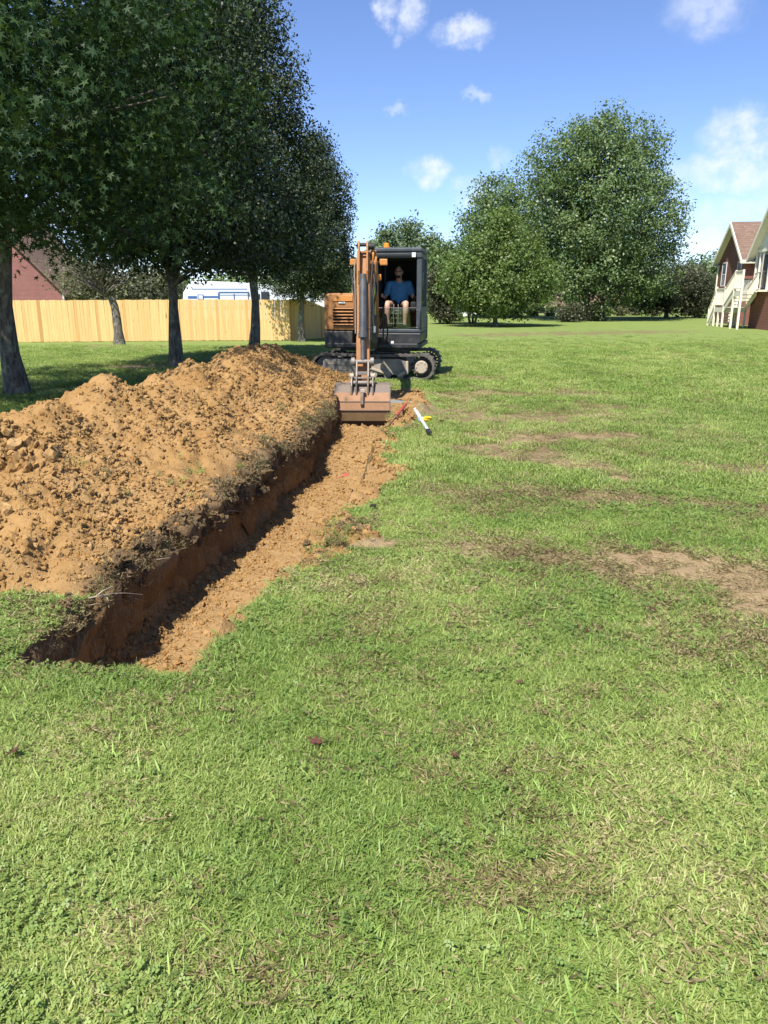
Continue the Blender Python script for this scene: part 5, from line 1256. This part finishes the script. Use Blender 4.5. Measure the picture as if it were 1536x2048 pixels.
def run(p0, p1, hfun, step=0.1425, back=0.045):
    d = (p1 - p0); L = math.hypot(d.x, d.y); n = int(L / step); ang = math.atan2(d.y, d.x); nx, ny = -math.sin(ang), math.cos(ang)
    for k in range(n):
        t = (k + .5) / n; x, y = p0.x + d.x * t, p0.y + d.y * t; z = tz(x, y)
        o = bpy.data.objects.new('picket', pick_me); COL.objects.link(o); o.parent = FE
        o.location = (x - fc.x + nx * random.uniform(-.003, .003), y - fc.y + ny * random.uniform(-.003, .003), z - fc.z + 0.02 + random.uniform(-.01, .01))
        o.rotation_euler = (0, random.uniform(-.004, .004), ang); o.scale = (L / n / step * random.uniform(.975, .995), 1, hfun(t) + random.uniform(-.008, .008))
    for zz1 in (0.3, 0.95, 1.55):
        b = MB(); 
        for k in range(8):
            ta, tb_ = k / 8, (k + 1) / 8; pa_ = p0.lerp(p1, ta) - fc; pb_ = p0.lerp(p1, tb_) - fc
            ha_, hb_ = min(zz1, hfun(ta) - .12), min(zz1, hfun(tb_) - .12)
            za, zb_ = tz(p0.x + d.x * ta, p0.y + d.y * ta) - fc.z, tz(p0.x + d.x * tb_, p0.y + d.y * tb_) - fc.z
            b.bar((pa_.x + nx * back, pa_.y + ny * back, za + ha_), (pb_.x + nx * back, pb_.y + ny * back, zb_ + hb_), 0.038, 0.085)
        b.build('rail', m_wood, FE)
    m_ = max(2, int(L / 2.4))
    for k in range(m_ + 1):
        t = k / m_; q = p0.lerp(p1, t) - fc; z = tz(p0.x + d.x * t, p0.y + d.y * t) - fc.z
        MB().bb(q.x + nx * .11 - .045, q.x + nx * .11 + .045, q.y + ny * .11 - .045, q.y + ny * .11 + .045, z - .3, z + hfun(t) - .03).build('post', m_wood, FE)
FH = 79.5 / FOC * (fc.y * CP + (CAM_H - fc.z) * SP) / 1.0
run(fl_, fc, lambda t: FH * 0.985)
run(fc, fe, lambda t: FH * (1 - 0.27 * float(sstep(0.22, 1.0, t))))

# ------------------------------------------------------------------ camper trailer behind the fence
m_rv = paint('trailer_white', (0.66, 0.70, 0.76), 0.35, 0.12, (0.5, 0.5, 0.5)); m_navy = paint('trailer_blue', (0.05, 0.12, 0.32), 0.4, 0.1); m_dkgl = paint('dark_window', (0.03, 0.035, 0.045), 0.15, 0.1, (0.1, 0.1, 0.1), spec=0.6)
RVY = 44.0
def rv(u, v): q = PT(u, v, RVY); return (q.x - rvb.x, q.z - rvb.z)
rvb = PT(470, 612, RVY); rvb.z = -0.55
RV = empty('camper_trailer', rvb); tag(RV, 'white camper trailer with dark stripe behind the board fence', 'trailer')
MB().prism([rv(362, 640), rv(366, 585), rv(380, 562), rv(470, 564), rv(620, 574), rv(622, 640)], 0.0, 2.4, 'y').build('body', m_rv, RV, bevel=0.06)
def rvbox(name, u0, v0, u1, v1, d, mat, par=None, bev=0.0):
    a, b = rv(u0, v1), rv(u1, v0); return MB().bb(a[0], b[0], -d, 0.02, a[1], b[1]).build(name, mat, par or RV, bevel=bev)
rvbox('stripe', 384, 577.5, 494, 578.6, .012, m_navy); rvbox('stripe', 408, 592, 437, 595.5, .012, m_navy); rvbox('blue_flash', 376, 592, 394, 597, .012, m_navy)
w_ = rvbox('window', 396, 589, 407, 599, .03, m_navy); rvbox('pane', 397.5, 590.5, 405.5, 597.5, .035, m_rv, w_)
so_ = rvbox('slide_out', 439, 584, 496, 612, .10, m_rv, bev=.02); rvbox('slide_trim', 438, 583.5, 498, 585.6, .12, m_navy, so_); rvbox('slide_trim', 438, 585.7, 440, 612, .12, m_navy, so_)
rvbox('panel_seam', 469, 588, 470, 612, .115, m_navy, so_); rvbox('slide_trim', 441, 589.5, 496, 590.3, .115, m_navy, so_)
rvbox('vent_box', 523, 583, 538, 604, .08, m_dkgl, bev=.02); rvbox('window', 505, 588, 520, 600, .02, m_dkgl)
for i, wx in enumerate((-1.4, -0.4)): MB().cyl((wx, -.05, 0.36), (wx, .25, .36), 0.36, n=24).build('wheel', m_rubber, RV, bevel=.03)
# white awning-roofed shed behind the side run of the fence
SY = 50.0; sb = PT(662, 640, SY); sb.z = -0.5
SH = empty('white_canopy', sb); tag(SH, 'white pitched canopy showing over the side run of fence', 'canopy')
q0, q1, q2 = PT(640, 592, SY), PT(652, 590, SY), PT(690, 628, SY)
cn_ = MB(); cn_.prism([(q0.x - sb.x - 1.6, q2.z - sb.z), (q0.x - sb.x, q0.z - sb.z), (q1.x - sb.x, q1.z - sb.z), (q2.x - sb.x, q2.z - sb.z)], 0, 3.0, 'y'); cn_.build('roof', m_white, SH, bevel=.03)
for px_ in (q0.x - sb.x - 1.5, q2.x - sb.x - .1):
    for py_ in (.1, 2.9): MB().cyl((px_, py_, 0), (px_, py_, q2.z - sb.z + .02), 0.04, n=10).build('post', m_steel, SH)

# ------------------------------------------------------------------ houses
def brick_mat(name, c1, c2, mortar, sc=1.0):
    m, nt = new_mat(name); p = obj_pos(nt)
    s = nd(nt, 'ShaderNodeSeparateXYZ', ins={0: p}); hx = math_(nt, 'ADD', s.outputs[0], s.outputs[1])
    v = nd(nt, 'ShaderNodeCombineXYZ', ins={0: hx, 1: s.outputs[2]}).outputs[0]
    b = nd(nt, 'ShaderNodeTexBrick', ins={'Vector': v, 'Color1': (*c1, 1), 'Color2': (*c2, 1), 'Mortar': (*mortar, 1), 'Scale': sc, 'Mortar Size': 0.006, 'Brick Width': 0.215, 'Row Height': 0.075, 'Bias': -0.2})
    c = mixc(nt, ramp(nt, noise(nt, 0.9, 4, 0.6, p), [(0.35, 0.0), (0.75, 0.35)]), b.outputs['Color'], tuple(q * 0.6 for q in c1))
    finish(nt, c, 0.9, 0, bump(nt, b.outputs['Fac'], -0.4, 0.01), 0.15); return m
m_brick = brick_mat('red_brick', (0.225, 0.088, 0.066), (0.18, 0.068, 0.054), (0.30, 0.215, 0.18))
m_brick2 = brick_mat('pink_brick', (0.27, 0.105, 0.088), (0.225, 0.085, 0.072), (0.32, 0.24, 0.22))
m_cream = paint('cream_paint', (0.78, 0.73, 0.60), 0.6, 0.12, (0.45, 0.38, 0.27))
m_shingle, nt = new_mat('brown_shingle'); p = obj_pos(nt); s = nd(nt, 'ShaderNodeSeparateXYZ', ins={0: p})
v = nd(nt, 'ShaderNodeCombineXYZ', ins={0: s.outputs[0], 1: s.outputs[2]}).outputs[0]
b = nd(nt, 'ShaderNodeTexBrick', ins={'Vector': v, 'Color1': (0.225, 0.155, 0.115, 1), 'Color2': (0.165, 0.112, 0.085, 1), 'Mortar': (0.09, 0.06, 0.048, 1), 'Scale': 1.0, 'Mortar Size': 0.008, 'Brick Width': 0.30, 'Row Height': 0.11})
finish(nt, mixc(nt, ramp(nt, noise(nt, 2.0, 4, 0.6, p), [(0.4, 0.0), (0.7, 0.4)]), b.outputs['Color'], (0.20, 0.125, 0.09)), 0.95, 0, bump(nt, b.outputs['Fac'], -0.5, 0.02), 0.1)
m_siding, nt = new_mat('pale_siding'); p = obj_pos(nt); s = nd(nt, 'ShaderNodeSeparateXYZ', ins={0: p})
w = math_(nt, 'FRACT', math_(nt, 'MULTIPLY', s.outputs[2], 8.0)); finish(nt, (0.66, 0.68, 0.62), 0.6, 0, bump(nt, w, 0.9, 0.03), 0.25)
m_screen, nt = new_mat('porch_screen'); n_ = noise(nt, 3.0, 4, 0.6, obj_pos(nt)); finish(nt, ramp(nt, n_, [(0.35, (0.21, 0.22, 0.24)), (0.65, (0.36, 0.37, 0.39))]), 0.5, 0, None, 0.3)
m_cwood = paint('cream_timber', (0.78, 0.725, 0.59), 0.65, 0.2, (0.40, 0.32, 0.22), scale=8)

hx, hy = a2w(13.06, 43.5)
HO = empty('brick_house', (hx, hy, 0), -TH); tag(HO, 'red brick house with cream gables and screened porch at the right edge', 'house')
# rear wing: gable wall at x=.6, y 3.9..9.0
gx, gy0, gy1, ez, pz = 0.6, 3.9, 9.0, 3.72, 5.62; ry = (gy0 + gy1) / 2
w0 = MB(); w0.prism([(gy0, 0), (gy1, 0), (gy1, ez), (ry, pz - .12), (gy0, ez)], gx, 13.0, 'x'); w0.build('wall', m_brick, HO)
oh = 0.38
def gable_roof(xa, xb, y0, y1, ez_, pz_, name='roof'):
    ym = (y0 + y1) / 2; sl_ = (pz_ - ez_) / (y1 - ym); th = 0.10
    ye0, ye1 = y0 - oh, y1 + oh; ze = ez_ - sl_ * oh
    b = MB(); b.prism([(ye0, ze), (ym, pz_), (ye1, ze), (ye1, ze + th), (ym, pz_ + th * 1.25), (ye0, ze + th)], xa + .035, xb, 'x'); o = b.build(name, m_shingle, HO)
    f = MB(); f.prism([(ye0 - .02, ze - .10), (ym, pz_ - .13), (ye1 + .02, ze - .10), (ye1 + .02, ze + th - .012), (ym, pz_ + th * 1.2 - .015), (ye0 - .02, ze + th - .012)], xa - .03, xa + .032, 'x'); f.build('rake_board', m_cream, o)
    for (ye, sg) in ((ye0, -1), (ye1, 1)):
        e = MB(); e.bb(xa + .04, xb, ye - .03 * (sg < 0) - .0, ye + .03 * (sg > 0) + .0, ze - .10, ze + th - .015); e.build('gutter', m_cream, o)
        e2 = MB(); e2.bb(xa + .04, xa + .5, min(ye, ye - sg * oh) + .002, max(ye, ye - sg * oh) - .002, ze - .10, ze - .075); e2.build('eave_return', m_cream, o)
    for sg, yA in ((-1, ye0), (1, ye1)):
        sf = MB(); sf.prism([(yA, ze - .022), (ym, pz_ - .022), (ym, pz_ - .004), (yA, ze - .004)], xa + .04, xa + .34, 'x'); sf.build('soffit', m_cream, o)
    return o
gable_roof(gx - .32, 13.4, gy0, gy1, ez, pz)
def win(x, y0, y1, z0, z1, name='window', frame=None, glass=None, par=None):
    f = MB(); t = .07
    f.bb(x - .03, x + .02, y0, y1, z0, z0 + t); f.bb(x - .03, x + .02, y0, y1, z1 - t, z1); f.bb(x - .03, x + .02, y0, y0 + t, z0 + t, z1 - t); f.bb(x - .03, x + .02, y1 - t, y1, z0 + t, z1 - t); f.bb(x - .02, x + .02, y0 + t, y1 - t, (z0 + z1) / 2 - .025, (z0 + z1) / 2 + .025)
    o = f.build(name, frame or m_white, par or HO); MB().bb(x - .012, x + .012, y0 + t, y1 - t, z0 + t, (z0 + z1) / 2 - .025).build('pane', glass or m_screen, o); MB().bb(x - .012, x + .012, y0 + t, y1 - t, (z0 + z1) / 2 + .025, z1 - t).build('pane', m_dkgl, o)
    MB().bb(x - .06, x + .01, y0 - .06, y1 + .06, z0 - .10, z0 - .005).build('sill', m_brick, o); return o
win(gx - .005, 7.35, 8.25, 2.15, 3.55); win(gx - .005, 4.35, 5.15, 1.95, 3.50, glass=m_dkgl)
ds = MB(); ds.tube([(gx - .05, gy1 + .30, ez - .35), (gx - .05, gy1 + .06, ez - .6), (gx - .05, gy1 + .06, 0.1)], .045, 8); ds.build('downspout', m_cream, HO)
# nook wall between wing and porch
nk = MB(); nk.bb(1.2, 6.0, -0.2, gy0 + .01, 0, 1.78); nk.build('foundation', m_brick, HO)
nk2 = MB(); nk2.bb(1.22, 6.0, -0.2, gy0 + .008, 1.782, 3.75); nk2.build('nook_wall', m_cream, HO)
# porch
py0, py1 = -4.4, 0.0; pm = (py0 + py1) / 2; pe, pp = 3.72, 5.78
fd = MB(); fd.bb(0, 6.2, py0, py1, 0, 1.80); fd.build('foundation', m_brick, HO)
MB().bb(-.05, 6.2, py0 - .05, py1 + .05, 1.803, 1.90).build('porch_sill', m_cream, HO)
MB().bb(.06, .08, py0, py1, 1.905, pe).build('porch_screen', m_screen, HO); MB().bb(.10, 6.0, py1 - .06, py1 - .04, 1.905, pe).build('porch_screen', m_screen, HO)
for yy in (-0.06, -0.62, -1.18, -2.1, -2.75, -3.4, -4.34):
    big = yy in (-0.06, -1.18, -2.1, -4.34); MB().bb(-.02, .055, yy - (.07 if big else .025), yy + (.07 if big else .025), 1.905, pe).build('porch_post', m_cream, HO)
for (ya, yb) in ((-1.10, -0.14), (-4.26, -2.18)): MB().bb(0.0, .05, ya, yb, 2.68, 2.72).build('screen_rail', m_inner, HO)
dr = MB(); dr.bb(-.012, .03, -2.02, -1.26, 1.91, 3.55); dro = dr.build('porch_door', m_inner, HO); MB().bb(-.02, -.0125, -1.94, -1.34, 2.0, 3.45).build('door_screen', m_dkgl, dro)
gb = MB(); gb.prism([(py0, pe), (py1, pe), (pm, pp - .1)], -.01, .14, 'x'); gb.build('gable_siding', m_siding, HO)
MB().bb(-.045, -.012, py0, py1, pe - .005, pe + .13).build('gable_trim', m_cream, HO)
gable_roof(-.34, 9.0, py0, py1, pe, pp)
# stairs with landing
ST_ = empty('porch_stairs', (hx, hy, 0), -TH); tag(ST_, 'cream painted wooden stairs with landing and railings leading to porch', 'stairs')
lx0, lx1, ly0, ly1, lz = -1.22, -.06, 0.35, 2.0, 1.02
for k in range(10): MB().bb(lx0, lx1, ly0 + k * .165, ly0 + k * .165 + .15, lz - .03, lz).build('landing_board', m_cwood, ST_)
MB().bb(lx0 - .03, lx0 + .008, ly0, ly1, lz - .25, lz - .032).build('rim_board', m_cwood, ST_); MB().bb(lx0 + .012, lx1, ly0 - .02, ly0 + .02, lz - .25, lz - .034).build('rim_board', m_cwood, ST_); MB().bb(lx0 + .012, lx1, ly1 - .02, ly1 + .02, lz - .25, lz - .034).build('rim_board', m_cwood, ST_)
for (x, y, top) in ((lx0, ly0, lz + 1.05), (lx0, ly1, lz + 1.05), (lx1 - .06, ly1, lz + 1.6), (lx0, 1.2, lz - .26), (lx1 - .06, ly0, lz - .26)):
    MB().bb(x - .048, x + .048, y - .048, y + .048, -.05, top).build('post', m_cwood, ST_, bevel=.008)
def railing(p0, p1, n, h=0.95, low=0.12):
    p0, p1 = Vector(p0), Vector(p1)
    for hh1, t in ((h, .045), (low, .04)): MB().bar(p0 + Vector((0, 0, hh1)), p1 + Vector((0, 0, hh1)), .075, t).build('rail', m_cwood, ST_)
    for k in range(n):
        q = p0.lerp(p1, (k + .5) / n); MB().bb(q.x - .019, q.x + .019, q.y - .019, q.y + .019, q.z + low + .02, q.z + h - .02).build('baluster', m_cwood, ST_)
railing((lx0, ly1 - .06, lz), (lx0, ly0 + .06, lz), 8)
# solid panel screen on the far side of the landing
pn = MB(); pn.bb(-.07, -.03, 0.2, 2.4, 1.3, 2.42); pn.build('privacy_panel', m_cwood, ST_); MB().bb(-.10, .0, 0.16, 2.46, 2.423, 2.47).build('panel_cap', m_inner, ST_); MB().bb(-.10, .0, 2.40, 2.50, -.05, 2.62).build('post', m_cwood, ST_)
# upper flight towards the porch door
uy0, uy1, uz = ly0, -1.15, 1.84
for sx in (lx0 + .02, lx1 - .08): MB().bar((sx, uy0 + .05, lz - .10), (sx, uy1, uz - .10), .045, .26).build('stringer', m_cwood, ST_)
for k in range(5):
    t = (k + .5) / 5; MB().bb(lx0 + .05, lx1 - .11, uy0 + (uy1 - uy0) * t - .15, uy0 + (uy1 - uy0) * t + .13, lz + (uz - lz) * (k + 1) / 5 - .035, lz + (uz - lz) * (k + 1) / 5).build('tread', m_cwood, ST_)
railing((lx0, uy0 - .02, lz), (lx0, uy1, uz), 12); railing((lx1 - .06, uy0, lz), (lx1 - .06, uy1, uz), 12)
for k in range(8): MB().bb(lx0, lx1, uy1 - .155 - k * .16, uy1 - .01 - k * .16, uz - .03, uz).build('landing_board', m_cwood, ST_)
MB().bb(lx0 - .03, lx0 + .01, uy1 - 1.28, uy1, uz - .26, uz - .032).build('rim_board', m_cwood, ST_)
for y in (uy1 - .05, uy1 - 1.25): MB().bb(lx0 - .048, lx0 + .048, y - .048, y + .048, -.05, uz + 1.0).build('post', m_cwood, ST_)
railing((lx0, uy1 - .1, uz), (lx0, uy1 - 1.2, uz), 8)
# lower flight down to the lawn, going away from the landing
LR = 1.15
for x in (lx0 + .03, lx1 - .06): MB().bar((x, ly1 + .02, lz - .12), (x, ly1 + LR, 0.02), .045, .24).build('stringer', m_cwood, ST_)
for k in range(5):
    t = (k + 1) / 6; MB().bb(lx0 + .06, lx1 - .09, ly1 + LR * t - .13, ly1 + LR * t + .14, lz * (1 - t) - .02, lz * (1 - t) + .018).build('tread', m_cwood, ST_)
for x in (lx0, lx1 - .04):
    MB().bb(x - .045, x + .045, ly1 + LR - .045, ly1 + LR + .045, -.05, .95).build('post', m_cwood, ST_)
    for hh1 in (.92, .15): MB().bar((x, ly1 + .05, lz + hh1 - .04), (x, ly1 + LR, hh1 - .02), .075, .05).build('rail', m_cwood, ST_)
    for k in range(6): t = (k + .5) / 6; y = ly1 + LR * t; z = lz * (1 - t); MB().bb(x - .019, x + .019, y - .019, y + .019, z + .15, z + .88).build('baluster', m_cwood, ST_)

# brick house behind the fence on the left: gable end and downspout
BY = 50.0; bb0 = PT(60, 640, BY); bb0.z = -0.6
BH = empty('brick_house', bb0); tag(BH, 'pinkish brick house gable behind the fence at the far left', 'house')
def bq(u, v): q = PT(u, v, BY); return (q.x - bb0.x, q.z - bb0.z)
e1 = bq(126, 583); apx = bq(-60, 400); l1 = bq(-250, 583)
MB().prism([(l1[0], 0), (e1[0], 0), e1, apx, l1], 0, 8, 'y').build('wall', m_brick2, BH)
rr0 = MB(); sl_ = (apx[1] - e1[1]) / (e1[0] - apx[0])
rr0.prism([(l1[0] - .3, l1[1] - .3 * sl_), (apx[0], apx[1] + .02), (e1[0] + .3, e1[1] - .3 * sl_), (e1[0] + .3, e1[1] - .3 * sl_ + .14), (apx[0], apx[1] + .18), (l1[0] - .3, l1[1] - .3 * sl_ + .14)], -.3, 8.3, 'y'); ro = rr0.build('roof', m_shingle, BH)
MB().tube([(e1[0] + .02, -.06, e1[1] - .02), (e1[0] + .02, -.06, 0.05)], .06, 8).build('downspout', m_white, BH)
# far buildings under the trees
def far_box(name, label, cat, u0, u1, v0, Y, mat, roofm):
    a, b = PT(u0, 634, Y), PT(u1, 634, Y); top = PT(u0, v0, Y).z
    o = empty(name, ((a.x + b.x) / 2, Y, 0)); tag(o, label, cat); w = (b.x - a.x) / 2
    MB().bb(-w, w, 0, 5, 0, top).build('wall', mat, o)
    MB().prism([(-.3, top + .004), (5.3, top + .004), (2.5, top + 1.1)], -w - .3, w + .3, 'x').build('roof', roofm, o)
    d = MB(); d.bb(-w * .35, w * .1, -.04, .004, 0, min(2.0, top * .8)); dd = d.build('door', m_inner, o); MB().bb(w * .4, w * .7, -.03, .004, top * .4, top * .75).build('window', m_dkgl, o)
    return o
far_box('garden_shed', 'white shed glimpsed under the trees left of the maple', 'shed', 923, 958, 612, 64, m_white, m_shingle)
far_box('garage', 'low white garage glimpsed between maple trunk and oak', 'garage', 1045, 1125, 613, 74, m_white, m_shingle)
far_box('far_house', 'low brick house glimpsed behind the oak and crabapple', 'house', 1150, 1290, 604, 88, m_brick, m_shingle)
# garden plants along the far lawn edge
for i, (u, v, h) in enumerate([(1214, 632, 16), (1240, 632, 19), (1266, 631, 18), (1290, 631, 20), (1312, 632, 17), (1372, 632, 18), (1396, 634, 20), (1066, 632, 10), (1100, 632, 9), (912, 643, 14)]):
    tb = GT(u, v); k = tb.y / FOC
    places = ['leftmost of the pale garden plants right of the oak shrubs', 'second pale garden plant right of the oak shrubs', 'third pale garden plant right of the oak shrubs', 'fourth pale garden plant, left of the crabapple trunk', 'pale garden plant just left of the crabapple trunk', 'pale garden plant just right of the crabapple trunk', 'pale garden plant nearest the stairs', 'low weed clump left of the two oak shrubs', 'low weed clump nearest the left oak shrub', 'small green bush right of the dark brownish bush']
    tree('garden_plant', places[i], tb, [(0, 0, h * k * .5, h * k * .8, h * k * .6, h * k * .52)], 60, 14, 0.12, 0.16, LEAF, m_grey if i % 3 else m_maple, 0.02, 0.1, 140 + i, 'garden plants at the lawn edge', limbs=6, cat='plant')
sf0 = GT(1441, 640); SF = empty('sunflower', sf0); tag(SF, 'yellow sunflower beside the foot of the stairs', 'flower'); k = sf0.y / FOC
m_yel = paint('yellow_petal', (0.70, 0.45, 0.03), .6, .1); m_green = paint('green_stem', (0.08, 0.16, 0.03), .6, .1)
MB().tube([(0, 0, 0), (.02, 0, 8 * k), (0, -.03, 15 * k)], .02, 6).build('stem', m_green, SF)
pt_ = MB()
for j in range(14): a_ = 6.283 * j / 14; pt_._add([(0, -.05, 15 * k), (.10 * math.cos(a_ - .2), -.07, 15 * k + .10 * math.sin(a_ - .2)), (.19 * math.cos(a_), -.09, 15 * k + .19 * math.sin(a_)), (.10 * math.cos(a_ + .2), -.065, 15 * k + .10 * math.sin(a_ + .2))], [(0, 1, 2, 3)])
pt_.build('petals', m_yel, SF); MB().sphere((0, -.08, 15 * k), .075, 12, 8, (1, .5, 1)).build('seed_head', m_shorts, SF, smooth=True)
lfm = MB()
for j in range(5): z = (3 + 2.2 * j) * k; a_ = 2.4 * j; lfm._add([(0, 0, z), (.12 * math.cos(a_) - .06 * math.sin(a_), .12 * math.sin(a_) + .06 * math.cos(a_), z + .06), (.26 * math.cos(a_), .26 * math.sin(a_), z - .02), (.12 * math.cos(a_) + .06 * math.sin(a_), .12 * math.sin(a_) - .06 * math.cos(a_), z + .06)], [(0, 1, 2, 3)])
lfm.build('leaves', m_green, SF)

# ------------------------------------------------------------------ tools and bits on the ground
m_red = paint('red_paint', (0.36, 0.060, 0.040), .5, .3, (0.22, .12, .08), scale=20); m_shaft = paint('weathered_shaft', (0.20, 0.10, 0.065), .7, .5, (0.30, .19, .11), scale=20); m_rod = paint('white_rod', (0.66, 0.70, 0.76), .4, .2, (.4, .4, .4), scale=20); m_ytape = paint('yellow_plastic', (0.75, 0.48, 0.02), .5, .1)
p0, p1 = GP(775, 853, 0.03), GP(812, 808, 0.16); SK = empty('marking_stake', p0); tag(SK, 'red-topped stake leaning on loose soil beside the trench', 'stake')
d_ = p1 - p0; MB().tube([(0, 0, 0), d_ * .5], [.012, .013], 10).build('shaft', m_shaft, SK, smooth=True); MB().tube([d_ * .46, d_ * .5, d_ * .97, d_], [.017, .022, .024, .018], 10).build('grip', m_red, SK, smooth=True)
p0, p1 = GP(820, 804, 0.05), GP(858, 864, 0.05); RD = empty('levelling_rod', p1); tag(RD, 'white levelling rod lying on the grass right of the bucket', 'rod')
d_ = p0 - p1
MB().bar((0, 0, 0), d_ * .55, .034, .026).build('lower_section', m_rod, RD, bevel=.004); MB().bar(d_ * .45 + Vector((0, 0, .006)), d_, .043, .032).build('upper_section', m_rod, RD, bevel=.004)
MB().bar(d_ * .36, d_ * .40, .08, .05).build('clamp', paint('blue_grey_clamp', (.28, .33, .45), .5, .2), RD, bevel=.006); MB().bar(d_ * -.03, d_ * .05, .052, .042).build('foot', m_inner, RD, bevel=.005)
q = GP(851, 843, 0.02); tp = MB(); tp.cyl((-.07, 0, .025), (.07, .03, .03), .032, .028, 12); tp.box((.03, .01, .055), (.09, .05, .02)); to = tp.build('yellow_tape', m_ytape, None, bevel=.004); to.location = q; tag(to, 'small yellow plastic piece beside the white rod', 'marker')
q = GP(684, 955, 0.03); fg = MB(); fg._add([(0, 0, 0), (.055, .02, .012), (.06, .05, .03), (.008, .03, .028)], [(0, 1, 2, 3)]); fg._add([(0, 0, .003), (.055, .02, .015), (.06, .05, .033), (.008, .03, .031)], [(3, 2, 1, 0)]); fg.cyl((-.05, -.03, 0), (.01, .005, .01), .003, n=6); fgo = fg.build('marker_flag', m_red, None); fgo.location = q; tag(fgo, 'tiny red marker flag at the right lip of the trench', 'flag')
# fallen leaves
m_brown, nt = new_mat('dead_leaf'); rnd = nt.nodes.new('ShaderNodeObjectInfo').outputs['Random']; finish(nt, mixc(nt, ramp(nt, noise(nt, 30, 3), [(.35, 0.), (.7, .6)]), ramp(nt, rnd, [(0, (.10, .035, .028)), (.6, (.16, .075, .05)), (1, (.30, .17, .10))]), (.07, .035, .025)), .7, 0, None, .2)
def dead_leaf(seed):
    r = np.random.default_rng(seed); V = [(0, 0, 0.006)]; F = []
    for k, (ang, rad) in enumerate([(-150, .35), (-118, .75), (-92, .34), (-60, .95), (-30, .40), (0, 1.05), (30, .40), (60, .95), (92, .34), (118, .75), (150, .35)]):
        rr1 = rad * r.uniform(.85, 1.1); x, y = rr1 * math.sin(R(ang)), rr1 * math.cos(R(ang)); V.append((x, y, 0.30 * (x * x) * r.uniform(.4, 1.4) + 0.16 * y * y * r.uniform(.2, 1.4)))
    for i in range(1, 11): F.append((0, i + 1, i))
    n = len(V); V2 = [(x, y, z + .03) for x, y, z in V]; F += [(a + n, c + n, b + n) for a, b, c in F]
    b = MB(); b._add(V + V2, F); b.tube([(0, -.1, .02), (.03, -.5, .1), (-.02, -.8, .05)], .03, 5); return b.mesh('fallen_leaf')
lm = [dead_leaf(i) for i in range(3)]
for m_ in lm: m_.materials.append(m_brown)
for i, (u, v, w, lab) in enumerate([(632, 1484, 36, 'dark brown dead leaf on the dark grass below the trench mouth'), (1437, 1412, 24, 'curled reddish-brown dead leaf near the right edge of the lawn'), (1306, 1217, 22, 'pale brown dead leaf beside the bare track on the right'), (910, 1508, 24, 'dead leaf in the tall grass left of centre foreground'), (963, 1338, 18, 'upper one of two small dead leaves near the middle'), (1040, 1362, 18, 'lower one of two small dead leaves near the middle'),
                                  (26, 1503, 30, 'dead leaf at the left edge of the foreground'), (917, 1556, 14, 'tiny reddish leaf below the tall grass tuft'), (838, 1060, 14, 'small brown leaf right of the torn sod'), (888, 1046, 14, 'small dark leaf farther right of the torn sod')]):
    q = GP(u, v, 0.035); t = (q - Vector((0, 0, CAM_H))).length; o = link_mesh('fallen_leaf', lm[i % 3]); o.location = q; s_ = w / FOC * t * .62; o.scale = (s_, s_, s_); o.rotation_euler = (random.uniform(-.5, .5), random.uniform(-.5, .5), random.uniform(0, 6.28)); tag(o, lab, 'leaf', 'dead leaves on the lawn')
m_blk, nt = new_mat('dark_clod_soil'); finish(nt, ramp(nt, noise(nt, 40, 4), [(.3, (.018, .014, .010)), (.7, (.05, .038, .025))]), .95)
for i, (u, v, w, lab) in enumerate([(746, 1012, 14, 'small black lump on the grass beside the trench'), (1358, 827, 8, 'far dark lump on the lawn at right'), (1468, 818, 8, 'farthest right dark lump on the lawn'), (884, 842, 10, 'dark lump on the grass right of the yellow piece'), (905, 848, 9, 'second dark lump right of the yellow piece')]):
    q = GP(u, v, 0.02); t = (q - Vector((0, 0, CAM_H))).length; me = clod_mesh(50 + i); me.materials.clear(); me.materials.append(m_blk); o = link_mesh('dark_lump', me); o.location = q; s_ = w / FOC * t * .55; o.scale = (s_, s_, s_ * .8); tag(o, lab, 'lump', 'dark lumps on the lawn')
